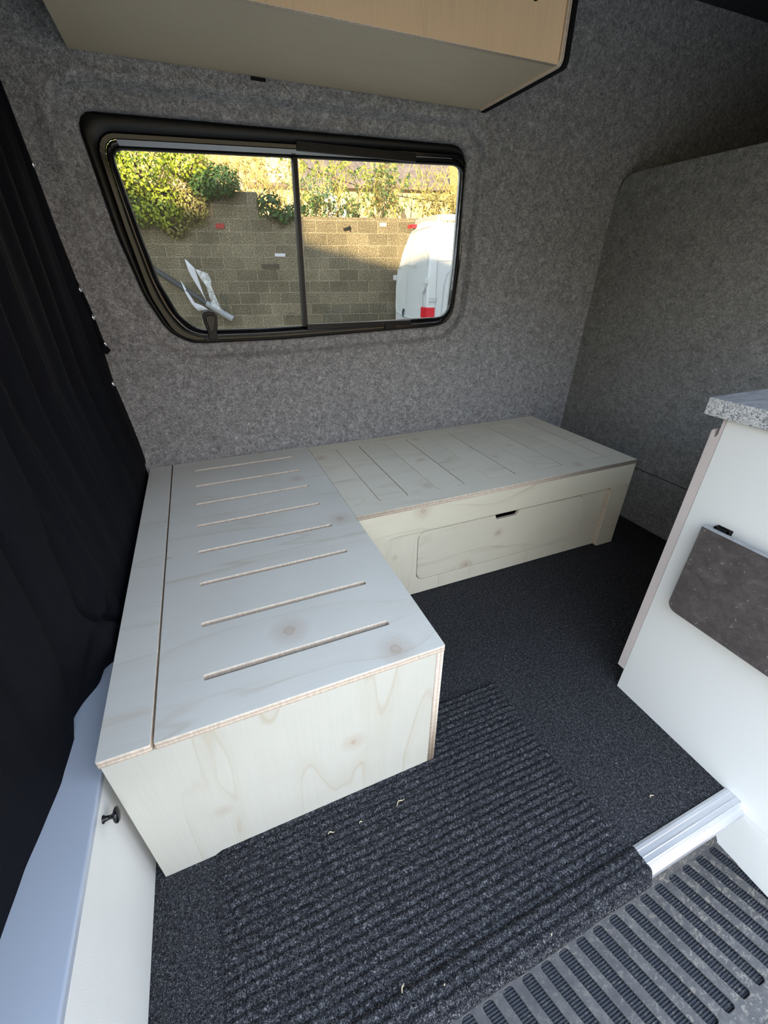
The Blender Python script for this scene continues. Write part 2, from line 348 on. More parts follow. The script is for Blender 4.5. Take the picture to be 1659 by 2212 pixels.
class MB:
    def __init__(s): s.v = []; s.f = []; s.mi = []
    def quad(s, a, b, c, d, mi=0):
        i = len(s.v); s.v += [tuple(a), tuple(b), tuple(c), tuple(d)]; s.f.append((i, i + 1, i + 2, i + 3)); s.mi.append(mi)
    def box(s, x0, y0, z0, x1, y1, z1, mi=0):
        i = len(s.v); s.v += [(x, y, z) for x in (x0, x1) for y in (y0, y1) for z in (z0, z1)]
        for f in ((0, 1, 3, 2), (4, 6, 7, 5), (0, 4, 5, 1), (2, 3, 7, 6), (0, 2, 6, 4), (1, 5, 7, 3)): s.f.append(tuple(i + k for k in f)); s.mi.append(mi)
    def tube(s, pts, rad, n=8, mi=0, cap=True):
        pts = [Vector(p) for p in pts]; base = len(s.v); m = len(pts)
        for k, p in enumerate(pts):
            t = (pts[min(k + 1, m - 1)] - pts[max(k - 1, 0)]).normalized()
            up = Vector((0, 0, 1)) if abs(t.z) < 0.9 else Vector((1, 0, 0))
            a = t.cross(up).normalized(); b = t.cross(a).normalized(); r = rad[k] if isinstance(rad, (list, tuple)) else rad
            for j in range(n): s.v.append(tuple(p + a * (r * math.cos(2 * PI * j / n)) + b * (r * math.sin(2 * PI * j / n))))
        for k in range(m - 1):
            for j in range(n):
                s.f.append((base + k * n + j, base + k * n + (j + 1) % n, base + (k + 1) * n + (j + 1) % n, base + (k + 1) * n + j)); s.mi.append(mi)
        if cap:
            s.f.append(tuple(base + j for j in range(n))[::-1]); s.mi.append(mi)
            s.f.append(tuple(base + (m - 1) * n + j for j in range(n))); s.mi.append(mi)
    def loft(s, loops, mi=0, closed=True):
        base = len(s.v); n = len(loops[0])
        for L in loops: s.v += [tuple(p) for p in L]
        mis = mi if isinstance(mi, (list, tuple)) else [mi] * (len(loops) - 1)
        for k in range(len(loops) - 1):
            for j in range(n if closed else n - 1):
                s.f.append((base + k * n + j, base + k * n + (j + 1) % n, base + (k + 1) * n + (j + 1) % n, base + (k + 1) * n + j)); s.mi.append(mis[k])
    def extrude(s, prof, axis, a, b, mi=0):
        """prof: 2D polygon in the other two axes (in xyz order) extruded along axis"""
        def P(q, t): return (t, q[0], q[1]) if axis == 0 else ((q[0], t, q[1]) if axis == 1 else (q[0], q[1], t))
        i = len(s.v); n = len(prof); s.v += [P(q, a) for q in prof] + [P(q, b) for q in prof]
        for j in range(n): s.f.append((i + j, i + (j + 1) % n, i + n + (j + 1) % n, i + n + j)); s.mi.append(mi)
        s.f.append(tuple(range(i, i + n))); s.mi.append(mi); s.f.append(tuple(range(i + n, i + 2 * n))[::-1]); s.mi.append(mi)
    def build(s, name, mats, parent=None, smooth=False, bevel=0.0, matrix=None, seg=2):
        me = bpy.data.meshes.new(name); me.from_pydata(s.v, [], s.f); me.update()
        for p, m in zip(me.polygons, s.mi): p.material_index = m
        bm = bmesh.new(); bm.from_mesh(me); bmesh.ops.remove_doubles(bm, verts=bm.verts, dist=1e-6); bmesh.ops.recalc_face_normals(bm, faces=bm.faces)
        if bevel: bmesh.ops.bevel(bm, geom=[e for e in bm.edges if e.is_manifold and e.calc_face_angle(0) > 0.6], offset=bevel, segments=seg, affect='EDGES', profile=0.6)
        bm.to_mesh(me); bm.free()
        return link(name, me, mats, parent, matrix, smooth)
def resample(loop, n, start=0):
    L = [Vector(p) for p in loop]; L.append(L[0]); d = [0]
    for i in range(len(L) - 1): d.append(d[-1] + (L[i + 1] - L[i]).length)
    out = []; j = 0
    for k in range(n):
        t = d[-1] * k / n
        while d[j + 1] < t: j += 1
        out.append(L[j].lerp(L[j + 1], (t - d[j]) / max(1e-9, d[j + 1] - d[j])))
    return out
def offset_loop(loop, d):
    n = len(loop); out = []
    area = sum(loop[i].x * loop[(i + 1) % n].y - loop[(i + 1) % n].x * loop[i].y for i in range(n))
    sg = 1 if area > 0 else -1
    for i in range(n):
        t = (loop[(i + 1) % n] - loop[i - 1]).normalized(); out.append(loop[i] + Vector((t.y, -t.x)) * d * sg)
    return out

# ================================================================== THE PLACE
# window outlines in wall coordinates (x, z)
HOLE = rpoly([(-0.562, 1.497, 0.045), (-0.535, 1.20, 0.3), (-0.502, 1.03, 0.2), (-0.455, 0.915, 0.10), (-0.385, 0.868, 0.12), (-0.05, 0.866, 0.6), (0.715, 0.888, 0.10), (0.728, 1.15, 0.5), (0.733, 1.518, 0.06)], seg=8)
HOLE = resample(HOLE, 200)
GLASS = resample(rpoly([(-0.490, 1.418, 0.026), (-0.462, 1.19, 0.3), (-0.443, 1.07, 0.2), (-0.405, 0.965, 0.09), (-0.352, 0.912, 0.08), (-0.12, 0.908, 0.5), (0.708, 0.924, 0.06), (0.737, 1.15, 0.5), (0.738, 1.460, 0.045)], seg=8), 200)
FRAME = resample(rpoly([(-0.527, 1.452, 0.05), (-0.507, 1.22, 0.3), (-0.484, 1.03, 0.2), (-0.44, 0.915, 0.09), (-0.385, 0.872, 0.09), (-0.10, 0.870, 0.5), (0.722, 0.892, 0.08), (0.742, 1.15, 0.5), (0.745, 1.490, 0.055)], seg=8), 200)

# ---- window wall (felt over pressed steel)
def wall_y(x, z):
    """slight inward lean and bulge of the felt above the bench"""
    y = 0.018 - 0.030 * max(0.0, z) if z < 1.3 else 0.018 - 0.039 - 0.09 * (z - 1.3)
    y = max(y, -0.4)
    # horizontal swage below the window
    y += 0.006 * math.exp(-((z - 0.748 - 0.02 * x) / 0.016) ** 2) * (1 if x < 0.35 else math.exp(-((x - 0.35) / 0.15) ** 2))
    # shallow vertical press lines left of the window and right of it
    if x < -0.5: y += 0.005 * math.sin((x + 0.45 + 0.04 * z) * 70) * min(1, max(0, (z - 0.75) * 5))
    if x > 0.8: y += 0.005 * math.exp(-((x - 1.12 - 0.05 * z) / 0.05) ** 2) * math.exp(-((z - 1.0) / 0.4) ** 2)
    y += (noise.noise(Vector((x * 7, z * 3.2, 1.3))) * 0.0035 + noise.noise(Vector((x * 22, z * 14, 7.3))) * 0.0012)
    return y
def sstep(a, b, t):
    t = min(1, max(0, (t - a) / (b - a))); return t * t * (3 - 2 * t)
def build_wall():
    n = len(HOLE); OUT = []
    cx, cz = 0.1, 1.18; X0, X1, Z0, Z1 = -0.98, 2.92, -0.02, 2.0
    for p in HOLE:
        dx, dz = p.x - cx, p.y - cz; t = 1e9
        if dx > 1e-6: t = min(t, (X1 - cx) / dx)
        if dx < -1e-6: t = min(t, (X0 - cx) / dx)
        if dz > 1e-6: t = min(t, (Z1 - cz) / dz)
        if dz < -1e-6: t = min(t, (Z0 - cz) / dz)
        OUT.append(Vector((cx + dx * t, cz + dz * t)))
    for c in ((X0, Z0), (X1, Z0), (X1, Z1), (X0, Z1)):
        i = min(range(n), key=lambda k: (OUT[k] - Vector(c)).length); OUT[i] = Vector(c)
    loops = []
    for d, dep in ((-0.001, 0.030), (0.0, 0.012), (0.004, 0.003)):      # turned-in felt edge
        L = offset_loop(HOLE, d); loops.append([Vector((p.x, wall_y(p.x, p.y) + 0.034 + dep, p.y)) for p in L])
    ds = [0.01 + 0.003 * k for k in range(26)] + [0.095, 0.11, 0.125]
    for d in ds:
        L = offset_loop(HOLE, d); LL = []
        for p in L:
            # the recess is wide above and right of the window, soft below
            top = sstep(1.30, 1.5, p.y); right = sstep(0.60, 0.74, p.x)
            k = 0.036 * (1 - sstep(0.038, 0.056, d)) * (0.35 + 0.65 * max(top, right))
            k += 0.034 * (1 - max(top, right)) * 0.65 * (1 - sstep(0.02, 0.11, d))
            LL.append(Vector((p.x, wall_y(p.x, p.y) + k - 0.004 * math.exp(-((d - 0.066) / 0.012) ** 2), p.y)))
        loops.append(LL)
    last = offset_loop(HOLE, ds[-1]); last[:] = [Vector((min(max(p.x, X0), X1), min(max(p.y, Z0), Z1))) for p in last]
    K = 40
    for k in range(1, K + 1):
        LL = []
        for a, b in zip(last, OUT):
            q = a.lerp(b, (k / K)); LL.append(Vector((q.x, wall_y(q.x, q.y), q.y)))
        loops.append(LL)
    mb = MB(); mb.loft(loops)
    o = mb.build('wall_back', 'felt_grey', smooth=True); setp(o, 'grey felt lined van wall around the side window', 'wall', kind='structure')
build_wall()
mbx = MB()
outer = plate('wall_outer', rect(-1.1, -0.3, 3.0, 2.12), 0.012, ('van_paint', 'van_paint'), None, frame((0, 0.085, 0), (1, 0, 0), (0, 0, 1)), holes=[list(reversed(FRAME))])
setp(outer, 'painted outer skin of the van side', 'wall', kind='structure')
def slab(name, x0, y0, z0, x1, y1, z1, mat, label):
    mb = MB(); mb.box(x0, y0, z0, x1, y1, z1); return setp(mb.build(name, mat), label, 'structure' if not name.startswith('wall') else 'wall', kind='structure')
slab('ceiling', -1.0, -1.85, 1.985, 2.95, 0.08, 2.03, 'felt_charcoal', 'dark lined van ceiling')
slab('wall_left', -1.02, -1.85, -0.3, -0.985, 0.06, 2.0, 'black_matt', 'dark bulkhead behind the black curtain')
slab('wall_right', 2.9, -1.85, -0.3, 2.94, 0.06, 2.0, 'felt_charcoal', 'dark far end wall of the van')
# near side of the van with the sliding door opening the picture is taken through
nw = plate('wall_front', rect(-1.0, -0.3, 2.95, 2.03), 0.05, ('felt_charcoal', 'felt_charcoal'), None, frame((0, -1.83, 0), (1, 0, 0), (0, 0, 1)), holes=[rect(-0.80, -0.22, 1.40, 1.70, 0.09)])
setp(nw, 'door side of the van with the open sliding doorway', 'wall', kind='structure')
# floor carpet
mb = MB(); mb.box(-0.985, -1.588, -0.03, 2.9, 0.03, 0.0)
fl = mb.build('floor', 'carpet'); setp(fl, 'charcoal carpet covering the van floor', 'floor', kind='structure')

# ---- felt partition at the right
P = [(-0.018, 0.0), (-0.018, 0.60), (0.002, 1.10), (0.022, 1.385, 0.05), (0.058, 1.462, 0.05), (0.13, 1.468, 0.02), (0.6, 1.467), (1.78, 1.467), (1.78, 0.0)]
pt = plate('wall_partition', rpoly([(-p[0], p[1]) + tuple(p[2:]) for p in [(q[0], q[1]) + ((q[2],) if len(q) > 2 else (0.0,)) for q in P]]), 0.018, ('felt_partition', 'felt_partition'), None, frame((1.5035, 0, 0), (0, 1, 0), (0, 0, 1)), bevel=0.003)
setp(pt, 'grey felt covered half height partition at the right', 'wall', kind='structure')
mb = MB(); mb.box(1.4925, -1.78, 0.2685, 1.4948, -0.03, 0.2705)
setp(mb.build('trim_1', 'black_matt'), 'thin dark seam low on the felt partition', 'trim', kind='structure')

# ================================================================== window
def lift(loop, y): return [Vector((p.x, y, p.y)) for p in loop]
def mixl(a, b, t): return [p.lerp(q, t) for p, q in zip(a, b)]
win = empty('window_1', (0.1, 0.03, 1.18), 'tinted sliding van window in a thick black frame', 'window', kind='structure')
mb = MB(); mb.loft([lift(offset_loop(HOLE, 0.006), 0.046), lift(offset_loop(HOLE, -0.0005), 0.030), lift(offset_loop(HOLE, -0.004), 0.018), lift(offset_loop(HOLE, -0.012), 0.014), lift(mixl(HOLE, FRAME, 0.9), 0.022), lift(FRAME, 0.028)])
mb.build('outer_trim', 'black_plastic', win, smooth=True)
mb = MB()
mb.loft([lift(FRAME, 0.034), lift(FRAME, 0.020), lift(mixl(FRAME, GLASS, 0.08), 0.016), lift(mixl(FRAME, GLASS, 0.38), 0.017), lift(mixl(FRAME, GLASS, 0.42), 0.024)])
mb.build('window_frame', 'black_gloss', win, smooth=False)
mb = MB(); mb.loft([lift(mixl(FRAME, GLASS, 0.42), 0.026), lift(mixl(FRAME, GLASS, 0.46), 0.020), lift(mixl(FRAME, GLASS, 0.80), 0.034), lift(mixl(FRAME, GLASS, 0.86), 0.040)])
mb.build('glazing_channel', 'black_gloss', win, smooth=True)
def topseg(t): return [p for p in mixl(FRAME, GLASS, t) if p.y > 1.40 and -0.475 < p.x < 0.50]
def strip(t0, ya, t1, y_b, name, mat):
    a = sorted(topseg(t0), key=lambda p: p.x); b = sorted(topseg(t1), key=lambda p: p.x); n = min(len(a), len(b)); mb = MB()
    mb.loft([lift(a[:n], ya), lift(b[:n], y_b), lift(b[:n], y_b + 0.004)], closed=False); return mb.build(name, mat, win, smooth=False)
strip(0.44, 0.0185, 0.79, 0.0275, 'glazing_bead', 'polished_metal')
mb = MB(); mb.loft([lift(mixl(FRAME, GLASS, 0.84), 0.036), lift(mixl(FRAME, GLASS, 0.90), 0.033), lift(mixl(FRAME, GLASS, 1.0), 0.038), lift(GLASS, 0.050)])
mb.build('rubber_seal', 'black_plastic', win)
# mullion
m0 = Vector((0.064, 0.030, 1.436)); m1 = Vector((0.052, 0.030, 0.910))
mb = MB(); d = Vector((0.011, 0, 0)); f = Vector((0, 0.014, 0))
L = [[p - d, p - d * 0.6 - f * 0.6, p + d * 0.6 - f * 0.6, p + d, p + d + f, p - d + f] for p in (m1, m0)]
mb.loft(L); mb.build('mullion', 'black_plastic', win)
# panes
def clip_x(poly, x, keep_left):
    out = []; sg = 1 if keep_left else -1
    for a, b in zip(poly, poly[1:] + poly[:1]):
        ia, ib = (a.x - x) * sg <= 0, (b.x - x) * sg <= 0
        if ia: out.append(a)
        if ia != ib: out.append(a.lerp(b, (x - a.x) / (b.x - a.x)))
    return out
for left, yp in ((True, 0.0415), (False, 0.0370)):
    mb = MB(); mb.extrude([(p.x, p.y) for p in clip_x(GLASS, 0.058, left)], 1, yp, yp + 0.003); mb.build('pane', 'tinted_glass', win)
# slider tracks (upper and lower) and small keeper block
mb = MB()
mb.box(0.07, 0.012, 1.452, 0.515, 0.022, 1.476); mb.box(0.07, 0.010, 1.474, 0.505, 0.016, 1.477)
mb.build('slider_track', 'black_plastic', win, bevel=0.0015)
mb = MB(); mb.box(0.055, 0.016, 0.897, 0.515, 0.030, 0.918); mb.build('slider_track', 'black_plastic', win, bevel=0.0015)
mb = MB(); mb.box(0.39, 0.008, 0.886, 0.44, 0.018, 0.906); mb.build('keeper_block', 'black_plastic', win, bevel=0.002)
# latch
mb = MB()
prof = [(-0.329, 0.962), (-0.322, 0.974), (-0.303, 0.978), (-0.284, 0.974), (-0.277, 0.962), (-0.281, 0.925), (-0.287, 0.905), (-0.294, 0.880), (-0.320, 0.880), (-0.320, 0.905), (-0.326, 0.935)]
mb.extrude(prof, 1, 0.004, 0.018)
ltc = mb.build('latch', 'black_plastic', win, bevel=0.003)
lt = MB(); lt.extrude([(x * 0.62 - 0.302 * 0.38, z * 0.55 + 0.945 * 0.45) for x, z in prof], 1, -0.001, 0.006); lt.build('latch_button', 'black_gloss', ltc, bevel=0.002)
mb = MB(); mb.box(-0.334, 0.008, 0.874, -0.288, 0.018, 0.888); mb.build('latch_base', 'black_plastic', ltc, bevel=0.002)
# mirrored glazing marks (printed on the outside of the glass)
def glassmark(x, z, s, tilt):
    mb = MB()
    # letters as strokes, seen reversed from inside: X I N Y I
    glyph = {'X': [((0, 0), (1, 1)), ((0, 1), (1, 0))], 'I': [((0.5, 0), (0.5, 1))], 'N': [((0, 0), (0, 1)), ((0, 1), (1, 0)), ((1, 0), (1, 1))], 'Y': [((0, 1), (0.5, 0.5)), ((1, 1), (0.5, 0.5)), ((0.5, 0.5), (0.5, 0))]}
    pen = 0.0
    for ch in reversed('XINYI'):
        for (a, b) in glyph[ch]:
            pa = Vector((x + (pen + (1 - a[0]) * 0.8) * s, 0.0362, z + a[1] * s)); pb = Vector((x + (pen + (1 - b[0]) * 0.8) * s, 0.0362, z + b[1] * s))
            mb.tube([pa, pb], 0.0005, 4)
        pen += 1.15
    mb.box(x - 0.006, 0.0359, z - s * 0.5, x + 6.2 * s, 0.0363, z - s * 0.42)
    for k in range(7): mb.box(x + 0.7 * k * s, 0.0359, z - s * (1.2 + 0.1 * (k % 2)), x + (0.7 * k + 0.45) * s, 0.0363, z - s * 0.9)
    for k in range(6): mb.box(x + (0.9 * k) * s, 0.0359, z - s * 2.0, x + (0.9 * k + 0.6) * s, 0.0363, z - s * 1.85)
    mb.build('glass_mark', 'glass_print', win)
glassmark(0.607, 0.992, 0.0075, 0); glassmark(-0.02, 0.955, 0.0065, 0)

# ================================================================== bench A (pull-out side, towards the door)
W_lidA = wood('wood_lid', 1.0, [(0.584, 0.581, 0.011), (0.341, 0.166, 0.011), (0.533, 0.031, 0.011), (0.52, 0.93, 0.008)], base=(0.66, 0.645, 0.59), along='x')
W_strip = wood('wood_strip', 2.3, [], base=(0.66, 0.645, 0.59), along='x', lines=0.7)
W_front = wood('wood_front', 3.1, [(0.424, 0.21, 0.008), (0.144, 0.151, 0.006)], base=(0.60, 0.585, 0.51), along='y', lines=1.2)
W_top = wood('wood_comb', 4.7, [(0.03, -0.15, 0.008), (0.5, -0.10, 0.007), (0.17, -0.28, 0.006), (0.32, -0.56, 0.007), (0.72, -0.42, 0.006), (0.98, -0.62, 0.007)], base=(0.71, 0.67, 0.56), along='x', lines=0.8)
W_top2 = wood('wood_comb_rear', 5.9, [(0.41, -0.33, 0.006), (0.86, -0.33, 0.006)], base=(0.71, 0.67, 0.56), along='x', lines=0.8)
W_fr = wood('wood_rail', 6.4, [(0.247, 0.383, 0.010)], base=(0.77, 0.72, 0.57), along='x', lines=0.9)
W_rec = wood('wood_recess', 7.2, [(0.15, 0.2, 0.004)], base=(0.75, 0.70, 0.56), along='y', lines=0.9)
W_hatch = wood('wood_hatch', 8.8, [(0.60, 0.199, 0.006), (0.46, 0.08, 0.008)], base=(0.76, 0.71, 0.57), along='x', lines=0.8)
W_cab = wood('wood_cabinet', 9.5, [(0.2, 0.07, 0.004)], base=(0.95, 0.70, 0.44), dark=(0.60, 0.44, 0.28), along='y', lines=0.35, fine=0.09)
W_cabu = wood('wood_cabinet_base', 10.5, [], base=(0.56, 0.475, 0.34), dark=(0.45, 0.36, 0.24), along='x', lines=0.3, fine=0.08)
XA, YA, ZA = -0.633, -1.2565, 0.42
T = 0.017
bA = empty('plywood_bench', ((XA) / 2, YA / 2, 0), 'pale plywood box bench with slotted lid running out from the window wall', 'bench', 'plywood benches in an L')
slots = []
for k in range(8):
    y = -0.105 - 0.1493 * k
    slots.append(list(reversed(rpoly([(-0.468 - XA, y - 0.0068), (-0.084 - XA, y - 0.0068), (-0.084 - XA, y + 0.0068), (-0.468 - XA, y + 0.0068)], 0.004, 3))))
# local origin at (XA, YA): x along bench width, y towards the wall
slotsL = [[Vector((p.x, p.y - YA)) for p in s] for s in slots]
plate('lid', rpoly([(-0.549 - XA, 0.0), (0.0 - XA, 0.0), (0.0 - XA, -YA - 0.004), (-0.549 - XA, -YA - 0.004)], 0.003, 2), T, ('wood_lid', 'ply_edge'), bA, frame((XA, YA, ZA - T / 2), (1, 0, 0), (0, 1, 0)), holes=slotsL, bevel=0.0008)
plate('fixed_strip', rpoly([(0, 0), (-0.5535 - XA, 0.0), (-0.5535 - XA, -YA - 0.004), (0, -YA - 0.004)], 0.003, 2), T, ('wood_strip', 'ply_edge'), bA, frame((XA, YA, ZA - T / 2), (1, 0, 0), (0, 1, 0)), bevel=0.0008)
plate('front_panel', rect(0.003, 0.0, -0.019 - XA, ZA - T - 0.001), T, ('wood_front', 'ply_edge'), bA, frame((XA, YA + 0.002 + T / 2, 0), (1, 0, 0), (0, 0, 1)), bevel=0.0006)
plate('side_panel', rect(0.0, 0.0, -YA - 0.008, ZA - T - 0.0015), T, ('wood_front', 'ply_edge'), bA, frame((-0.001 - T / 2, YA + 0.002, 0), (0, 1, 0), (0, 0, 1)), bevel=0.0006)
plate('side_panel', rect(T, 0.0, -YA - 0.008, ZA - T - 0.0015), T, ('wood_front', 'ply_edge'), bA, frame((XA + 0.003 + T / 2, YA + 0.002, 0), (0, 1, 0), (0, 0, 1)), bevel=0.0006)
mb = MB(); mb.box(-0.575, YA + 0.02, ZA - T - 0.04, -0.53, -0.03, ZA - T - 0.0005); mb.build('support_rail', 'wood_front', bA)

# ================================================================== bench B along the window wall
ZB, YB, XB = 0.4139, -0.6759, 1.2519
bB = empty('plywood_bench', (XB / 2, YB / 2, 0), 'pale plywood bench with interlocking slatted top and storage hatch, along the window wall', 'bench', 'plywood benches in an L')
L = [0.115, 0.222, 0.342, 0.455, 0.572, 0.686, 0.803, 0.918, 1.042, 1.152]; yb, yf, g = -0.076, -0.600, 0.0016
rear = [(0.004, -0.004), (XB, -0.004), (XB, yb + g)]
front = [(0.004, YB), (XB, YB), (XB, yb - g)]
xs = L[::-1]
for i in range(0, 10, 2):
    rear += [(xs[i] - g, yb + g), (xs[i] - g, yf + g), (xs[i + 1] + g, yf + g), (xs[i + 1] + g, yb + g)]
    front += [(xs[i] + g, yb - g), (xs[i] + g, yf - g), (xs[i + 1] - g, yf - g), (xs[i + 1] - g, yb - g)]
rear += [(0.004, yb + g)]; front += [(0.004, yb - g)]
fB = frame((0, 0, ZB - T / 2), (1, 0, 0), (0, 1, 0))
plate('slatted_top', [Vector(p) for p in rear], T, ('wood_comb_rear', 'ply_edge'), bB, fB)
plate('slatted_top', [Vector(p) for p in front], T, ('wood_comb', 'ply_edge'), bB, fB)
mb = MB(); mb.box(0.01, YB + 0.05, ZB - T - 0.03, XB - 0.02, -0.02, ZB - T - 0.012); mb.build('support_board', 'wood_comb', bB)
zf = ZB - T - 0.0005
arch = [(0.004, 0.0), (0.102, 0.0, 0.006), (0.102, 0.300, 0.035), (1.151, 0.300, 0.020), (1.151, 0.0, 0.010), (XB, 0.0, 0.0), (XB, zf, 0.0), (0.004, zf, 0.0)]
plate('front_frame', rpoly([a if len(a) > 2 else a + (0.0,) for a in arch], seg=6), T, ('wood_rail', 'ply_edge'), bB, frame((0, YB + T / 2, 0), (1, 0, 0), (0, 0, 1)), bevel=0.0006)
hatch_out = rpoly([(0.240, 0.066), (1.020, 0.066), (1.020, 0.2855), (0.240, 0.2855)], 0.032, 6)
plate('back_board', rect(0.02, 0.004, XB - 0.02, 0.37), 0.014, ('wood_recess', 'ply_edge'), bB, frame((0, YB + T + 0.0075, 0), (1, 0, 0), (0, 0, 1)), holes=[list(reversed(hatch_out))], bevel=0.0008)
hin = rpoly([(0.2425, 0.0685, 0.031), (1.0175, 0.0685, 0.031), (1.0175, 0.2840, 0.031), (0.686, 0.2840, 0.004), (0.676, 0.262, 0.008), (0.581, 0.262, 0.008), (0.572, 0.2840, 0.004), (0.2425, 0.2840, 0.031)], seg=5)
plate('hatch', hin, 0.014, ('wood_hatch', 'ply_edge'), bB, frame((0, YB + T + 0.0075, 0), (1, 0, 0), (0, 0, 1)), bevel=0.0008)
mb = MB(); mb.box(0.05, YB + 0.05, 0.01, XB - 0.03, YB + 0.055, 0.36); mb.build('storage_shade', 'void_shade', bB)  # near-black sheet standing in for the shade inside the bench
plate('side_panel', rect(0.0, 0.0, -YB - T - 0.02, zf), T, ('wood_rail', 'ply_edge'), bB, frame((XB - T / 2 - 0.001, YB + T + 0.001, 0), (0, 1, 0), (0, 0, 1)))

# ================================================================== overhead cabinet
cb = empty('overhead_cabinet', (0.1, -0.24, 1.6), 'pale plywood overhead cabinet above the van window', 'cabinet')
cx0, cx1, cyf, cz0, cz1 = -0.524, 0.721, -0.455, 1.598, 1.975
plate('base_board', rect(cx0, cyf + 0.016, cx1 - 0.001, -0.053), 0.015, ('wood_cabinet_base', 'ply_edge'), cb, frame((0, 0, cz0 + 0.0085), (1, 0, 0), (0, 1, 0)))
hole = [Vector((0.617 + 0.0135 * math.cos(a), 0.119 + 0.0135 * math.sin(a))) for a in [-2 * PI * k / 24 for k in range(24)]]
plate('cabinet_door', rect(cx0, 0.0, cx1 - 0.002, cz1 - cz0), 0.015, ('wood_cabinet', 'ply_edge'), cb, frame((0, cyf + 0.0075, cz0), (1, 0, 0), (0, 0, 1)), holes=[hole], bevel=0.0008)
mb = MB(); mb.box(0.59, cyf + 0.02, 1.69, 0.65, cyf + 0.03, 1.75); mb.build('hole_shade', 'void_shade', cb)  # near-black sheet in place of the shade behind the finger hole
ep = rpoly([(-0.058, cz0 - 0.002, 0.004), (-0.462 + 0.004, cz0 - 0.002, 0.018), (-0.462 + 0.004, cz1, 0.0), (-0.094, cz1, 0.0)], seg=5)
plate('end_board', ep, 0.013, ('wood_cabinet', 'ply_edge'), cb, frame((cx1 + 0.0065, 0, 0), (0, 1, 0), (0, 0, 1)))
ep2 = rpoly([(-0.056, cz0 - 0.006, 0.004), (-0.464, cz0 - 0.006, 0.018), (-0.464, cz1, 0.0), (-0.092, cz1, 0.0)], seg=5)
plate('carpeted_end', ep2, 0.014, ('black_matt', 'black_matt'), cb, frame((cx1 + 0.0205, 0, 0), (0, 1, 0), (0, 0, 1)))
mb = MB(); mb.box(-0.066, -0.052, cz0 - 0.007, -0.022, -0.040, cz0 + 0.001); mb.build('bracket', 'black_matt', cb, bevel=0.001)

# ================================================================== white box at the cab side
wb = empty('white_cupboard', (-0.81, -0.9, 0), 'low white cupboard beside the bench with the black curtain over it', 'cupboard')
mb = MB(); mb.box(-0.97, -1.80, 0.336, -0.647, -0.03, 0.352); mb.build('top_board', 'white_sky_tint', wb, bevel=0.003)
mb = MB(); mb.box(-0.97, -1.80, 0.0, -0.667, -0.03, 0.335); mb.build('carcass', 'white_board', wb)
mb = MB(); mb.box(-0.6665, -1.795, 0.002, -0.649, -0.035, 0.334); wbd = mb.build('door', 'white_board', wb, bevel=0.0015)
kn = MB()
kp = [(0.0, 0.0065), (0.0015, 0.0065), (0.003, 0.0045), (0.010, 0.0035), (0.014, 0.0040), (0.0165, 0.0095), (0.0185, 0.0125), (0.021, 0.0130), (0.0235, 0.0105), (0.025, 0.0055), (0.0255, 0.0)]
kn.loft([[(-0.649 + d, -1.282 + r * math.cos(2 * PI * j / 20), 0.312 + r * math.sin(2 * PI * j / 20)) for j in range(20)] for d, r in kp])
kn.build('knob', 'black_gloss', wbd, smooth=True)

# ================================================================== curtain
def cur_x(y, z):
    s = min(1, max(0, -y / 0.25)); t = -y
    edge = {0.35: -0.640, 0.44: -0.636, 0.60: -0.655, 0.76: -0.668, 0.88: -0.662, 0.97: -0.664, 1.05: -0.674, 1.22: -0.684, 1.35: -0.688, 1.54: -0.698, 2.0: -0.72}
    ks = sorted(edge); zz = min(max(z, ks[0]), ks[-1])
    for a, b in zip(ks, ks[1:]):
        if a <= zz <= b: e = edge[a] + (edge[b] - edge[a]) * (zz - a) / (b - a); break
    hem = [(0, -0.64), (0.85, -0.648), (0.952, -0.657), (0.985, -0.690), (1.09, -0.716), (1.14, -0.703), (1.22, -0.706), (1.34, -0.726), (1.43, -0.735), (1.75, -0.735)]
    for a, b in zip(hem, hem[1:]):
        if a[0] <= t <= b[0]: h = a[1] + (b[1] - a[1]) * (t - a[0]) / (b[0] - a[0]); break
    else: h = -0.72
    k = min(1, max(0, (z - 0.35) / 0.5)); x = h * (1 - k) + (e * (1 - s) + -0.700 * s) * k
    fold = 0.013 * math.sin(t * 46 + 1.6 * noise.noise(Vector((t * 3, z * 0.7, 0)))) + 0.007 * math.sin(t * 97 + 0.8 + z)
    fold += 0.010 * noise.noise(Vector((t * 9, z * 1.1, 4)))
    x += fold * min(1, t / 0.1) * min(1, max(0.03, (z - 0.37) / 0.5))
    # overlap of two curtain lengths: deep slit at t ~ 0.93..0.97 running down to the bench, lower part bulging
    tl = 0.925 + 0.05 * sstep(1.0, 0.6, z) - 0.13 * sstep(0.52, 0.33, z)
    dd = t - tl
    x += 0.026 * sstep(0.0, 0.02, dd) * (1 - sstep(0.02, 0.30, dd)) - 0.014 * math.exp(-((dd + 0.006) / 0.008) ** 2)
    low = 1 - sstep(0.36, 0.62, z); x += 0.010 * low * math.sin((t * 0.8 + z) * 60) * sstep(0.78, 0.9, t) * (1 - sstep(0.98, 1.08, t))
    return min(x, -0.6455) if z < 0.45 else x
mb = MB(); NY, NZ = 300, 90; rows = []
for i in range(NZ + 1):
    z = 0.353 + (1.975 - 0.353) * (i / NZ) ** 1.15; rows.append([(cur_x(1.78 * -(j / NY), z), -0.012 - 1.76 * j / NY, z) for j in range(NY + 1)])
mb.loft(rows, closed=False)
cur = mb.build('curtain', 'curtain_cloth', smooth=True)
setp(cur, 'black pleated curtain hanging on the left in front of the cab', 'curtain')
mb = MB()
st = [(-0.676, 1.080), (-0.668, 1.05), (-0.658, 0.97), (-0.652, 0.885), (-0.640, 0.866), (-0.652, 0.855), (-0.69, 0.856), (-0.70, 1.08)]
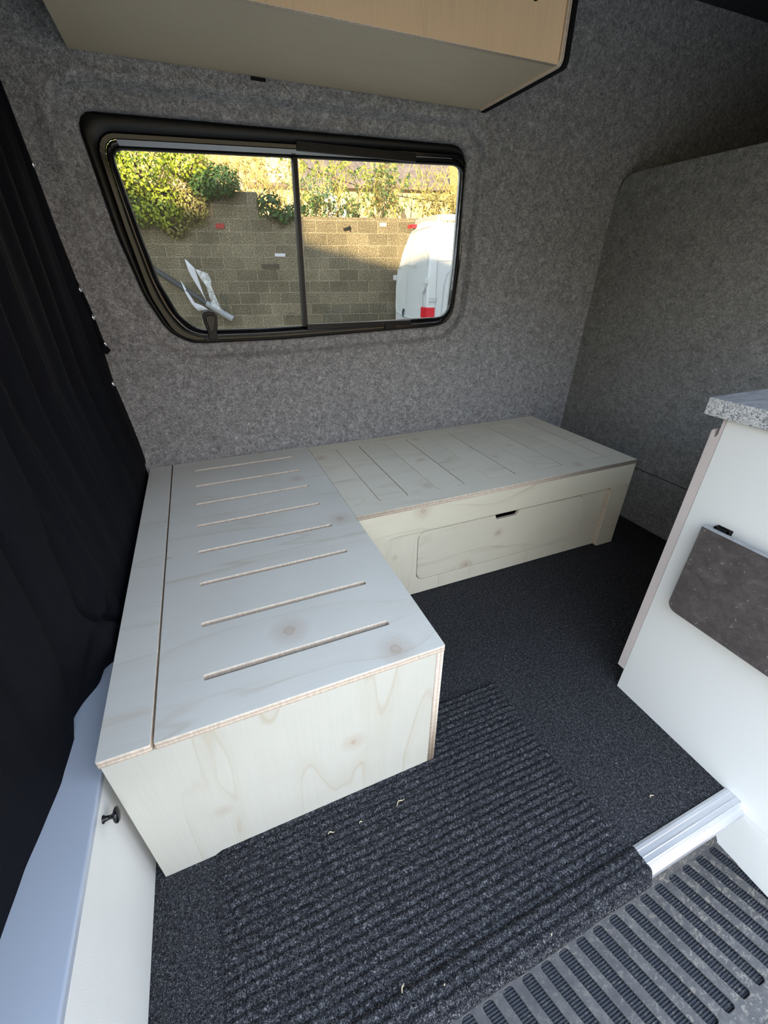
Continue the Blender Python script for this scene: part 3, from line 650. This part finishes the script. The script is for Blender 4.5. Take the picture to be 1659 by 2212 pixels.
mb.extrude([(x, z) for x, z in st], 1, -0.026, -0.021); mb.build('snap_tab', 'curtain_cloth', cur)
for (x, z) in ((-0.688, 1.356), (-0.672, 1.051), (-0.660, 0.971), (-0.649, 0.891), (-0.664, 0.760)):
    mb = MB(); nn = Vector((0.35, -0.94, 0)).normalized(); tt = Vector((0.94, 0.35, 0)); c0 = Vector((x + 0.002, -0.046, z))
    mb.loft([[c0 + nn * d + tt * (r * math.cos(2 * PI * j / 20)) + Vector((0, 0, r * math.sin(2 * PI * j / 20))) for j in range(20)] for d, r in ((-0.004, 0.0088), (0.0, 0.0092), (0.003, 0.0078), (0.0055, 0.0045), (0.0062, 0.0001))])
    s = mb.build('snap_fastener', 'snap_metal', cur, smooth=True); s['label'] = 'round silver press stud'

# ================================================================== mat
MX0, MX1 = -0.528, 0.300
mb = MB(); rows = []; pitch = 0.0162; y0, y1 = -1.118, -1.650; N = 300
def mat_x(y): return 0.283 + 0.028 * sstep(-1.30, -1.62, y)
for i in range(N + 1):
    y = y0 + (y1 - y0) * i / N; ph = ((y - y0) / pitch) % 1.0
    h = 0.0035 + 0.0050 * math.sqrt(max(0, math.sin(PI * ph))) if 0 else 0.0045 + 0.0048 * (0.5 - 0.5 * math.cos(2 * PI * ph)) ** 0.7
    drop = 0.010 * sstep(-1.628, -1.652, y); r = []; x1 = mat_x(y) - (0.018 * sstep(-1.630, -1.651, y)) ** 1.0
    for j in range(61):
        u = j / 60; x = MX0 + 0.003 * math.sin(i * 0.13) + (x1 - MX0) * u
        edge = min((x - MX0), (x1 - x), (i / N) * 0.53, (1 - i / N) * 0.53); e = min(1, max(0, edge) / 0.006)
        base = 0.0008 if y > -1.586 else 0.0085 * sstep(-1.583, -1.590, y)
        r.append((x, y + 0.0012 * noise.noise(Vector((x * 30, y * 30, 0))), base + (h * (0.25 + 0.75 * e) + 0.0012 * noise.noise(Vector((x * 90, y * 90, 2)))) - drop))
    rows.append(r)
b0 = [(p[0], p[1], p[2] - 0.008) for p in rows[-1]]; rows.append(b0)
mb.loft(rows, closed=False)
mat = mb.build('door_mat', 'mat_pile', smooth=True); setp(mat, 'ribbed charcoal door mat on the carpet at the door step', 'mat')

# ================================================================== sill strip and step well
mb = MB()
pf = [(-1.586, 0.0), (-1.586, 0.0045), (-1.591, 0.0072), (-1.597, 0.0072), (-1.598, 0.0062), (-1.608, 0.0062), (-1.609, 0.0080), (-1.6105, 0.0080), (-1.6115, 0.0062), (-1.6195, 0.0062), (-1.6205, 0.0075), (-1.6225, 0.0070), (-1.623, -0.004), (-1.6265, -0.009), (-1.632, -0.0115), (-1.637, -0.017), (-1.639, -0.026), (-1.638, -0.030), (-1.620, -0.030), (-1.600, -0.004)]
mb.extrude(pf, 0, -0.75, 0.6225)
setp(mb.build('sill_strip', 'aluminium'), 'ribbed aluminium edging strip between the carpet and the step', 'trim strip')
stp = empty('door_step', (0.1, -1.73, -0.17), 'dirty black rubber door step with slanting ribbed slots', 'step')
mb = MB(); mb.extrude([(-1.60, -0.031), (-1.636, -0.031), (-1.634, -0.06), (-1.622, -0.15), (-1.632, -0.167), (-1.632, -0.19), (-1.60, -0.19)], 0, -0.75, 1.2); mb.build('riser', 'step_rubber', stp)
holes = []
x = -0.123 - 0.048 * 10
for k in range(38):
    xs0 = x + 0.048 * k
    if xs0 > 1.0: break
    yt, yb2, w2 = -1.634, -1.828, 0.0158; sl = 0.30
    a = (xs0 - w2 + 0.003, yt); b = (xs0 + w2 - 0.003, yt); dx = (yt - yb2) * sl
    holes.append(list(reversed(rpoly([(a[0] + dx, yb2), (b[0] + dx, yb2), b, a], 0.006, 3))))
plate('tread', rpoly([(-0.75, -1.862, 0.01), (1.2, -1.862, 0.01), (1.2, -1.618, 0.0), (-0.75, -1.618, 0.0)], seg=3), 0.005, ('step_rubber', 'step_rubber'), stp, frame((0, 0, -0.1725), (1, 0, 0), (0, 1, 0)), holes=holes, bevel=0.0012)
# fine ribs under the slots
mb = MB(); rows = []; A = math.radians(0)
n = 500
for i in range(n + 1):
    y = -1.625 - 0.215 * i / n; h = 0.0030 * (0.5 + 0.5 * math.cos(2 * PI * (y) / 0.0050))
    rows.append([(-0.75, y + 0.0, -0.1782 + h), (1.2, y + 1.95 * 0.0, -0.1782 + h)])
mb.loft(rows, closed=False); mb.build('ribbed_insert', 'step_ribs', stp)
mb = MB(); mb.extrude([(-1.862, -0.170), (-1.862, -0.20), (-1.870, -0.25), (-1.875, -0.25), (-1.872, -0.185), (-1.868, -0.168)], 0, -0.75, 1.2); mb.build('step_lip', 'step_rubber', stp)

# ================================================================== kitchen unit
KX = 0.6235
kc = empty('kitchen_unit', (1.03, -1.5, 0), 'white kitchen unit with beige edged doors at the right of the doorway', 'cabinet')
mb = MB(); mb.extrude([(-1.2695, 0.0), (-1.2695, 0.829), (-1.78, 0.829), (-1.78, -0.018), (-1.606, -0.018), (-1.590, 0.0)], 0, KX, KX + 0.018)
mb.build('end_panel', 'white_linen', kc, bevel=0.0006)
mb = MB(); mb.extrude([(-1.604, -0.0195), (-1.605, -0.034), (-1.597, -0.068), (-1.5955, -0.108), (-1.600, -0.116), (-1.601, -0.134), (-1.612, -0.141), (-1.618, -0.1725), (-1.78, -0.1725), (-1.78, -0.0195)][::-1], 0, KX + 0.001, KX + 0.018)
mb.build('lower_panel', 'white_linen', kc, bevel=0.0005)
df = [(-1.2685, 0.829), (-1.2625, 0.829), (-1.2625, 0.803), (-1.2622, 0.793), (-1.2598, 0.788), (-1.2570, 0.787), (-1.2545, 0.790), (-1.2530, 0.797), (-1.2520, 0.803), (-1.2480, 0.800), (-1.2480, 0.074), (-1.2685, 0.074)]
for k, (xa, xb) in enumerate(((KX, 1.035), (1.038, 1.455))):
    mb = MB(); mb.extrude(df, 0, xa, xb); mb.build('door', 'pink_beige', kc)
mb = MB(); mb.box(KX + 0.0185, -1.78, 0.0, 1.455, -1.3205, 0.80); mb.box(KX + 0.0185, -1.3204, 0.074, 1.455, -1.272, 0.80); mb.build('carcass', 'black_matt', kc)
ct = MB(); ct.box(0.612, -1.80, 0.8305, 1.47, -1.2265, 0.866)
wt = ct.build('worktop', ['granite_edge', 'slate_top'], bevel=0.001)
for p in wt.data.polygons: p.material_index = 1 if p.normal.z > 0.7 else 0
setp(wt, 'grey slate effect worktop with speckled edge on the kitchen unit', 'worktop')
ft = empty('folding_table', (0.6, -1.5, 0.37), 'dark stone effect table flap folded down on the white kitchen unit', 'folding table')
tp = plate('table_top', rpoly([(-1.322, 0.374, 0.022), (-1.322, 0.6085, 0.001), (-1.80, 0.6085, 0.001), (-1.80, 0.374, 0.022)], seg=6), 0.016, ('stone_laminate', 'grey_trim'), ft, frame((0.598, 0, 0), (0, 1, 0), (0, 0, 1)), bevel=0.0005)
mb = MB(); mb.box(0.607, -1.366, 0.585, 0.6105, -1.336, 0.612); mb.box(0.6200, -1.366, 0.585, 0.6232, -1.336, 0.612); mb.box(0.607, -1.3405, 0.585, 0.6232, -1.336, 0.612); mb.box(0.607, -1.366, 0.585, 0.6232, -1.3615, 0.612); mb.box(0.607, -1.366, 0.584, 0.6232, -1.336, 0.589)
mb.build('hinge_bracket', 'black_matt', ft)

# ================================================================== straw bits on mat and carpet
bits = [(-0.122, -1.315, 0.5, 0.026, 'curled straw bit on the mat in front of the bench front panel', 0.011), (-0.290, -1.313, 0.1, 0.015, 'thin straw bit on the mat near the bench front left corner', 0.010),
        (-0.221, -1.319, 0.2, 0.010, 'tiny straw bit on the mat between two longer ones', 0.010), (-0.240, -1.586, 1.0, 0.014, 'short straw bit low on the mat near the step', 0.017),
        (0.443, -1.530, 0.2, 0.014, 'pale straw bit on the plain carpet beside the sill strip', 0.002), (-0.171, -1.611, 0.6, 0.005, 'tiny yellow grain on the mat edge by the step', 0.017),
        (0.046, -1.631, 0.9, 0.006, 'tiny white crumb on the mat edge above the step', 0.016)]
for (x, y, a, l, lab, z) in bits:
    mb = MB(); pts = [Vector((x + math.cos(a) * l * (t - 0.5), y + math.sin(a) * l * (t - 0.5) + 0.15 * l * math.sin(t * 5), z + 0.001 * math.sin(t * 6))) for t in [k / 8 for k in range(9)]]
    mb.tube(pts, [0.0003 + 0.0009 * math.sin(PI * min(1, 0.1 + k / 9)) for k in range(9)], 6)
    setp(mb.build('straw_bit', 'straw'), lab, 'straw', 'straw bits on the floor')

# ================================================================== OUTSIDE
GZ = -0.55
mb = MB(); mb.quad((-60, -60, GZ), (60, -60, GZ), (60, 60, GZ), (-60, 60, GZ)); g_ = mb.build('ground', 'asphalt'); setp(g_, 'grey tarmac yard outside the van', 'ground', kind='structure')
e1 = Vector((0.9728, -0.2317, 0)); en = Vector((0.2317, 0.9728, 0)); P0 = Vector((2.90, 8.53, 0))
WM = Matrix((e1, en, Vector((0, 0, 1)))).transposed().to_4x4(); WM.translation = P0
def WP(s, z, off=0.0): return P0 + e1 * s + en * off + Vector((0, 0, z))
# block wall: two heights
mb = MB(); mb.box(-12, 0, GZ, -1.68, 0.22, 2.545); mb.box(-1.68, 0, GZ, 2.1, 0.22, 2.15)
bw = mb.build('block_wall', 'concrete_block', matrix=WM); setp(bw, 'grey concrete block yard wall outside the window, stepping higher on the left', 'wall')
# building behind the photographer (its roof edge throws the slanting shadow)
def shz(x, y): return 1.58 - 0.257 * (x - 2.72) - 0.089 * (y - 8.57)
mb = MB(); yb3 = -14.0
xa, xb = -22.0, 7.0
mb.extrude([(xa, GZ), (xb, GZ), (xb, shz(xb, yb3)), (xa, shz(xa, yb3))], 1, yb3 - 6, yb3)
mb2 = MB(); mb2.box(7.4, -24, GZ, 45, -13, 6.5); mb2.extrude([(-24.2, 6.5), (-18.5, 9.0), (-12.8, 6.5)], 0, 7.3, 45)  # added unseen building, blocks the bright sky mirrored in the right pane
setp(mb2.build('sky_block_building', 'beige_render'), 'unseen beige gabled block added to keep bright sky out of the right pane', 'building')
mb.box(-14.3, yb3 - 1.0, 6.5, -12.72, yb3 - 0.2, 8.45)
bb = mb.build('workshop_building', 'cream_render'); setp(bb, 'long cream workshop building across the yard behind the doorway', 'building')
# houses behind the wall (wall-local frame)
def wbuild(mb, name, mat, parent=None, **k): return mb.build(name, mat, parent, matrix=WM, **k)
h1 = empty('cream_house', tuple(WP(3, GZ, 9)), 'long cream rendered house with grey slate roof beyond the wall', 'house')
mb = MB(); mb.box(-2.6, 8.0, GZ, -0.7, 9.6, 3.79); mb.box(-0.7, 8.0, GZ, 14, 14, 3.79); wbuild(mb, 'walls', 'cream_render', h1)
mb = MB(); mb.extrude([(7.8, 3.78), (7.8, 3.86), (11.0, 6.6), (14.2, 3.86), (14.2, 3.78)], 0, -0.75, 14); wbuild(mb, 'roof', 'roof_slate', h1)
mb = MB(); mb.box(-2.7, 7.72, 3.76, 14, 7.80, 3.86); wbuild(mb, 'gutter', 'roof_slate', h1)
h2 = empty('garage', tuple(WP(2.3, GZ, 6.5)), 'small white garage with steep gable in front of the cream house', 'garage')
mb = MB(); mb.extrude([(1.10, GZ), (1.10, 2.75), (1.45, 3.05), (2.30, 3.62), (2.45, 3.30), (2.45, GZ)], 1, 6.0, 7.4); wbuild(mb, 'walls', 'cream_render', h2)
mb = MB(); mb.extrude([(1.35, 2.96), (2.30, 3.62), (2.30, 3.68), (1.32, 3.01)], 1, 5.9, 7.4); wbuild(mb, 'roof_edge', 'roof_slate', h2)
h2b = MB(); h2b.box(0.0, 7.6, GZ, 0.75, 7.98, 3.5); o = wbuild(h2b, 'garage', 'white_render'); setp(o, 'blue white shed wall behind the twigs right of the window bar', 'shed')
h3 = empty('beige_house', tuple(WP(-2.5, GZ, 12)), 'two storey house, half pinkish render and half grey stone, beyond the left window pane', 'house')
mb = MB(); mb.box(-8.6, 14.3, GZ, -2.28, 20, 9); wbuild(mb, 'rendered_wall', 'beige_render', h3)
mb = MB(); mb.box(-2.28, 14.3, GZ, 0.9, 20, 9); wbuild(mb, 'stone_wall', 'grey_stone', h3)
mb = MB(); mb.box(-2.1, 14.24, 5.2, -1.85, 14.3, 5.34); wbuild(mb, 'vent', 'white_render', h3)
mb = MB(); mb.extrude([(-7, 4.9), (-3.3, 4.42), (-1.6, 3.9), (-1.6, 3.75), (-7, 3.75)], 1, 9.0, 9.9); sh = wbuild(mb, 'lean_to_roof', 'tile_red'); setp(sh, 'brown sloping lean-to roof in front of the beige house', 'roof')
h4 = MB(); h4.extrude([(3.97, 4.10), (4.13, 3.10), (6, 3.10), (6, 5), (3.76, 5)], 1, 5.0, 5.8); o = wbuild(h4, 'brick_chimney', 'orange_brick'); setp(o, 'orange brick gable edge at the top right corner of the window', 'brick wall')
# pipe leaning on the wall
pip = empty('leaning_pipe', tuple(WP(-2.6, 0.2, -0.1)), 'dark grey pipe slanting across the block wall outside', 'pipe')
mb = MB(); a0 = WP(-5.2, 2.08, -0.10); a1 = WP(-2.95, 0.50, -0.12); mb.tube([a0, a1], 0.055, 14); mb.build('dark_length', 'grey_pipe', pip)
a1b = WP(-3.02, 0.55, -0.12); a2 = WP(-2.52, 0.23, -0.13); mb = MB(); mb.tube([a1b, a2], [0.060, 0.066], 14); o = mb.build('pale_end', 'pale_pipe', pip); o['label'] = 'pale grey pipe end'
def sheet(name, pts, mat, label, cat, off=-0.16, parent=None):
    mb = MB(); L = []
    for i, (l, r) in enumerate(pts):
        row = []
        for k in range(7):
            t = k / 6; s = l[0] + (r[0] - l[0]) * t; z = l[1] + (r[1] - l[1]) * t
            row.append(WP(s, z, off + 0.05 * noise.noise(Vector((s * 7, z * 7, 3)))))
        L.append(row)
    mb.loft(L, closed=False); o = mb.build(name, mat, parent, smooth=True); md = o.modifiers.new('t', 'SOLIDIFY'); md.thickness = 0.004
    if parent is None: setp(o, label, cat)
    return o
sheet('torn_plastic', [((-3.28, 1.37), (-3.26, 1.37)), ((-3.25, 1.15), (-3.12, 1.22)), ((-3.17, 0.95), (-3.08, 0.95)), ((-3.06, 0.72), (-3.04, 0.72)), ((-3.0, 0.55), (-2.99, 0.55))], 'rag_white', 'upper white strip of torn plastic hanging by the leaning pipe', 'plastic scrap')
sheet('torn_plastic', [((-3.45, 0.98), (-3.44, 0.98)), ((-3.40, 0.75), (-3.34, 0.75)), ((-3.33, 0.56), (-3.26, 0.57)), ((-3.27, 0.46), (-3.10, 0.50)), ((-3.22, 0.40), (-3.0, 0.43))], 'rag_white', 'lower white strip of torn plastic below the leaning pipe', 'plastic scrap')
sheet('plastic_wrap', [((-3.10, 1.20), (-2.86, 1.12)), ((-3.02, 1.0), (-2.82, 1.0)), ((-2.93, 0.86), (-2.84, 0.88)), ((-2.92, 0.70), (-2.80, 0.72)), ((-2.90, 0.50), (-2.74, 0.52)), ((-2.84, 0.44), (-2.70, 0.40))], 'hazy_plastic', 'translucent plastic wrap around the leaning pipe', 'plastic wrap', -0.2)
mb = MB(); mb.tube([WP(-2.62, 0.80, -0.22), WP(-2.68, 0.72, -0.22), WP(-2.60, 0.62, -0.22), WP(-2.58, 0.50, -0.22), WP(-2.66, 0.40, -0.22)], 0.012, 6); setp(mb.build('black_strap', 'grey_pipe'), 'black strap end dangling beside the leaning pipe', 'strap')
mb = MB(); mb.box(-2.575, -0.02, 1.925, -2.405, 0.0, 2.005); setp(wbuild(mb, 'red_brick', 'red_paint'), 'single red brick face in the block wall', 'brick')
mb = MB(); mb.box(-1.45, -0.02, 1.43, -1.23, 0.0, 1.49); setp(wbuild(mb, 'white_patch', 'rag_white'), 'small white plate fixed on the block wall left of the window bar', 'plate')
mb = MB(); mb.box(-1.75, -0.015, 1.20, -1.38, 0.0, 1.29); setp(wbuild(mb, 'thin_block', 'dark_stone'), 'thin dark brick let into the block wall', 'brick')
mb = MB(); mb.box(0.84, -0.015, 1.995, 0.98, 0.0, 2.06); setp(wbuild(mb, 'pale_brick', 'straw'), 'small pale orange patch near the wall top', 'brick')
mb = MB(); mb.tube([WP(0.05, 1.93, -0.05), WP(0.12, 1.95, -0.08), WP(0.2, 1.97, -0.05)], 0.02, 8); mb.tube([WP(0.17, 2.0, -0.04), WP(0.19, 1.9, -0.04)], 0.012, 6); setp(mb.build('wall_bracket', 'black_matt'), 'small rusty bracket on the sunlit wall', 'bracket')
# cables
mb = MB(); pts = [WP(-0.75 + 4.2 * t, 3.25 - 0.62 * t - 0.18 * math.sin(PI * t), 1.5) for t in [k / 14 for k in range(15)]]; mb.tube(pts, 0.012, 5); setp(mb.build('overhead_cable', 'dark_twig'), 'thin dark cable sagging in front of the houses', 'cable')

# white van outside
vn = empty('white_van', (6.5, 7.2, GZ), 'white panel van parked in front of the block wall, rear corner showing', 'van')
def van_loop(x, sh=0.0):
    # section in (y, z), near side y 6.42, far side y 8.02
    sec = [(6.44, GZ + 0.35), (6.40, 0.2), (6.41, 1.0), (6.46, 1.60), (6.55, 1.88, ), (6.75, 1.97), (7.10, 1.99), (7.40, 1.95), (7.58, 1.84), (7.72, 1.55), (7.84, 1.25), (7.94, 0.9), (8.00, 0.3), (7.98, GZ + 0.35)]
    return [(x, y, z) for y, z in sec]
mb = MB()
def rear_x(z): return 3.95 + 0.14 * sstep(1.2, 2.0, z) ** 1.3
def vl(dx, inset): return [(rear_x(p[2]) + dx, 7.2 + (p[1] - 7.2) * (1 - inset), (p[2] - 0.7) * (1 - inset * 0.8) + 0.7) for p in van_loop(0)]
loops = [vl(0.0, 0.06), vl(0.012, 0.022), vl(0.05, 0.0)] + [[(x, p[1], p[2]) for p in van_loop(0)] for x in (4.4, 5.5, 7.0, 8.6, 9.4)]
mb.loft(loops); mb.f.append(tuple(range(14))); mb.mi.append(0)
i = len(mb.v) - 14; mb.f.append(tuple(range(i, i + 14))[::-1]); mb.mi.append(0)
vb = mb.build('body', 'van_paint', vn); 
for p in vb.data.polygons: p.use_smooth = len(p.vertices) < 5
def vline(pts, name='panel_seam', r=0.006, mat='grey_trim', parent=vn):
    mb = MB(); mb.tube(pts, r, 6); return mb.build(name, mat, parent)
def RX(y, z, o=0.004): return (rear_x(z) - o, y, z)
vline([(4.13, 6.397, -0.1), (4.13, 6.405, 1.0), (4.15, 6.45, 1.6), (4.17, 6.55, 1.89)], r=0.005)
vline([(4.15, 6.396, 1.10 + 0.22), (4.6, 6.42, 1.32), (5.5, 6.42, 1.32)], r=0.004)
vline([(4.26, 6.395, 0.2), (4.30, 6.40, 0.9), (4.36, 6.41, 1.10), (4.5, 6.41, 1.19), (4.8, 6.42, 1.22)], r=0.006)
vline([RX(6.62, z) for z in (-0.15, 0.2, 0.4, 0.86)], r=0.005)
# pressed door panel: window-shaped upper recess and lower recess
vline([RX(y, z) for y, z in ((6.56, 1.25), (6.60, 1.84), (6.66, 1.88), (7.30, 1.86), (7.42, 1.80))], 'panel_press', 0.007, 'van_paint')
vline([RX(y, z, 0.0) for y, z in ((7.83, 1.2), (7.91, 0.9), (7.93, 0.45), (7.9, 0.36), (7.4, 0.28), (7.1, 0.27))], 'panel_press', 0.016, 'van_paint')
vline([RX(y, z) for y, z in ((7.0, 1.24), (7.4, 1.27), (7.8, 1.22))], 'panel_press', 0.007, 'van_paint')
vline([RX(y, z) for y, z in ((7.35, 1.65), (7.37, 1.2), (7.42, 0.5))], r=0.004, mat='van_paint')
mb = MB(); mb.box(3.93, 6.40, 0.325, 4.12, 6.66, 0.52); mb.build('tail_light', 'red_lens', vn, bevel=0.01)
mb = MB(); mb.box(3.90, 6.43, 0.93, 3.97, 6.56, 1.03); mb.build('hinge', 'van_paint', vn, bevel=0.01)
mb = MB(); mb.box(3.90, 7.90, 0.98, 3.97, 8.01, 1.08); mb.build('hinge', 'van_paint', vn, bevel=0.01)
mb = MB(); mb.loft([[(3.93 - d, 6.60 + r * math.cos(2 * PI * j / 14), 0.82 + r * math.sin(2 * PI * j / 14)) for j in range(14)] for d, r in ((-0.03, 0.045), (0.012, 0.045), (0.02, 0.036), (0.02, 0.0))]); mb.build('fuel_cap', 'van_paint', vn)
mb = MB(); mb.box(3.99, 7.28, 1.90, 4.1, 7.50, 1.96); mb.build('brake_light', 'red_lens', vn, bevel=0.01)
mb = MB(); mb.tube([(3.94, 7.50, 0.27), (3.93, 7.53, 0.35), (3.94, 7.50, 0.43)], 0.02, 8); mb.build('door_handle', 'grey_pipe', vn)
mb = MB(); mb.box(4.35, 6.9, 1.97, 4.42, 7.9, 2.10); mb.box(4.3, 6.62, 1.98, 6.0, 6.70, 2.08); mb.build('roof_rack', 'aluminium', vn, bevel=0.01)
for wx in (4.9, 8.3):
    mb = MB(); mb.tube([(wx, 6.45, GZ + 0.34), (wx, 6.68, GZ + 0.34)], 0.34, 28); mb.build('wheel', 'black_matt', vn)

# ---- vegetation
def leaf(mb, c, n, size, asp=1.5):
    t = Vector((random.uniform(-1, 1), random.uniform(-1, 1), random.uniform(-1, 0.6))).normalized(); b = n.cross(t)
    if b.length < 0.1: b = Vector((1, 0, 0))
    b.normalize(); t = b.cross(n).normalized(); l = size * asp / 2; w2 = size / 2; k = len(mb.v)
    mb.v += [tuple(c - t * l), tuple(c + b * w2 - t * l * 0.1 + n * w2 * 0.25), tuple(c + t * l), tuple(c - b * w2 - t * l * 0.1 + n * w2 * 0.25), tuple(c + n * 0.0)]
    mb.f += [(k, k + 1, k + 4), (k + 1, k + 2, k + 4), (k + 2, k + 3, k + 4), (k + 3, k, k + 4)]; mb.mi += [0] * 4
def bush(name, blobs, mat, count, size, label, cat, seedv, stems=True, twig='dark_twig', asp=1.5):
    random.seed(seedv); root = empty(name, tuple(WP(blobs[0][0], GZ, blobs[0][2])), label, cat)
    mb = MB(); tot = sum(b[3] * b[4] for b in blobs)
    for (s, z, off, rs, rz, ro) in blobs:
        for k in range(int(count * rs * rz / tot)):
            th = random.uniform(0, 2 * PI); u = random.uniform(-1, 1); r = random.uniform(0.72, 1.05) * (1 + 0.22 * noise.noise(Vector((math.cos(th) * 2.3 + s, u * 2.3, math.sin(th) * 2.3))))
            q = math.sqrt(1 - u * u); d = Vector((q * math.cos(th), q * math.sin(th), u))
            c = WP(s + d.x * rs * r, z + d.z * rz * r, off + d.y * ro * r)
            n = (e1 * d.x + en * d.y + Vector((0, 0, d.z)) + Vector((random.uniform(-.6, .6), random.uniform(-.6, .6), random.uniform(-.3, .8)))).normalized()
            leaf(mb, c, n, size * random.uniform(0.6, 1.25), asp)
    mb.build('foliage', mat, root)
    if stems:
        mb = MB()
        for (s, z, off, rs, rz, ro) in blobs:
            for k in range(9):
                a = random.uniform(0, 2 * PI); p0 = WP(s + random.uniform(-.3, .3) * rs, z - rz * 0.9, off); p2 = WP(s + math.cos(a) * rs * 0.8, z + math.sin(a) * rz * 0.8, off - 0.6 * ro)
                mb.tube([p0, p0.lerp(p2, 0.5) + Vector((random.uniform(-.1, .1), 0, random.uniform(-.1, .1))), p2], [0.022, 0.014, 0.006], 5)
        mb.build('stem', twig, root)
    return root
bush('ivy_bush', [(-4.6, 2.75, -0.15, 0.75, 0.55, 0.45), (-3.75, 2.85, -0.15, 0.65, 0.45, 0.42), (-4.1, 2.30, -0.12, 0.6, 0.40, 0.35), (-3.5, 2.30, -0.10, 0.42, 0.42, 0.3), (-2.95, 2.95, 0.05, 0.5, 0.30, 0.35), (-5.4, 2.7, -0.1, 0.8, 0.7, 0.4)], 'ivy_leaf', 11000, 0.048, 'bright yellow green ivy bush spilling over the wall at the left pane', 'bush', 3)
bush('laurel_bush', [(-2.35, 2.68, -0.05, 0.40, 0.27, 0.28), (-2.7, 2.60, 0.0, 0.30, 0.25, 0.25)], 'dark_leaf', 2300, 0.045, 'dark green bush on top of the stepped block wall', 'bush', 4)
bush('withered_bush', [(-3.0, 2.32, -0.05, 0.38, 0.34, 0.22), (-3.35, 2.0, -0.03, 0.32, 0.26, 0.16)], 'dry_leaf', 1300, 0.048, 'brownish withered leaves hanging below the ivy on the wall', 'bush', 5)
bush('trailing_plant', [(-1.45, 2.32, 0.05, 0.26, 0.26, 0.2), (-0.95, 2.22, 0.1, 0.30, 0.16, 0.2), (-1.2, 2.12, -0.03, 0.18, 0.12, 0.06)], 'dark_leaf', 700, 0.055, 'dark leafy plant on the wall beside the window bar', 'bush', 6)
def thicket(name, s0, s1, off, n, hmin, hmax, label, seedv, leafn=5, lm='bamboo_leaf', tw='twig', cat='shrub', rad=0.011, base=1.9, lz=0.35):
    random.seed(seedv); root = empty(name, tuple(WP((s0 + s1) / 2, GZ, off)), label, cat); mb = MB(); lb = MB()
    for k in range(n):
        s = random.uniform(s0, s1); h = random.uniform(hmin, hmax); o = off + random.uniform(-0.25, 0.4); lean = random.uniform(-0.55, 0.55)
        pts = [WP(s, GZ, o)]
        for j in range(7):
            t = j / 6; pts.append(WP(s + lean * t * t * h * 0.8 + 0.05 * math.sin(j * 2.1 + k), base + h * t, o - 0.25 * t * t))
        mb.tube(pts, [rad * (1.15 - t / 6) * random.uniform(0.8, 1.2) for t in [0] + list(range(7))], 5, cap=False)
        for j in range(3, 8):
            if random.random() < 0.75:
                d = Vector((random.uniform(-1, 1), random.uniform(-0.5, 0.5), random.uniform(0.1, 1))).normalized() * random.uniform(0.15, 0.45)
                q = pts[j] + d; mid = pts[j] + d * 0.5 + Vector((0, 0, 0.03)); mb.tube([pts[j], mid, q], [rad * 0.5, rad * 0.4, rad * 0.25], 4, cap=False)
                for m in range(leafn):
                    c = pts[j].lerp(q, random.random() * 1.1) + Vector((random.uniform(-.05, .05), random.uniform(-.05, .05), random.uniform(-.05, .05)))
                    if (c.z - base) > lz: leaf(lb, c, Vector((random.uniform(-1, 1), -1, random.uniform(-.2, 1))).normalized(), 0.036 * random.uniform(0.6, 1.4), 2.3)
    mb.build('stem', tw, root); lb.build('foliage', lm, root)
    return root
thicket('bamboo_thicket', -0.9, 0.5, 0.55, 34, 0.9, 1.9, 'green bamboo like thicket behind the wall just right of the window bar', 11, 8)
thicket('bamboo_thicket', 0.5, 1.7, 0.60, 30, 0.9, 1.9, 'tall twiggy green shrub behind the middle of the right pane', 12, 9)
thicket('bare_shrub', 1.7, 3.1, 0.55, 26, 0.7, 1.5, 'sparse yellowish shrub with arching twigs above the parked van', 13, 5, 'dry_leaf')
thicket('bare_shrub', -3.4, -0.9, 1.2, 95, 1.0, 2.1, 'tangle of bare golden twigs above the ivy on the left', 14, 3, 'dry_leaf', rad=0.010)
thicket('dark_shrub', -0.6, 0.35, 0.30, 12, 0.35, 0.75, 'low dark leafed shrub on the wall top by the window bar', 15, 9, 'dark_leaf', 'dark_twig', lz=0.1)
thicket('dark_shrub', 1.9, 2.9, 0.35, 14, 0.35, 0.8, 'low olive leafed shrub on the wall top above the van', 16, 9, 'dry_leaf', 'dark_twig', lz=0.1)
thicket('dark_shrub', 0.3, 1.9, 0.35, 16, 0.5, 1.1, 'dark upright stems on the wall top behind the right pane', 17, 4, 'dark_leaf', 'dark_twig', lz=0.1)
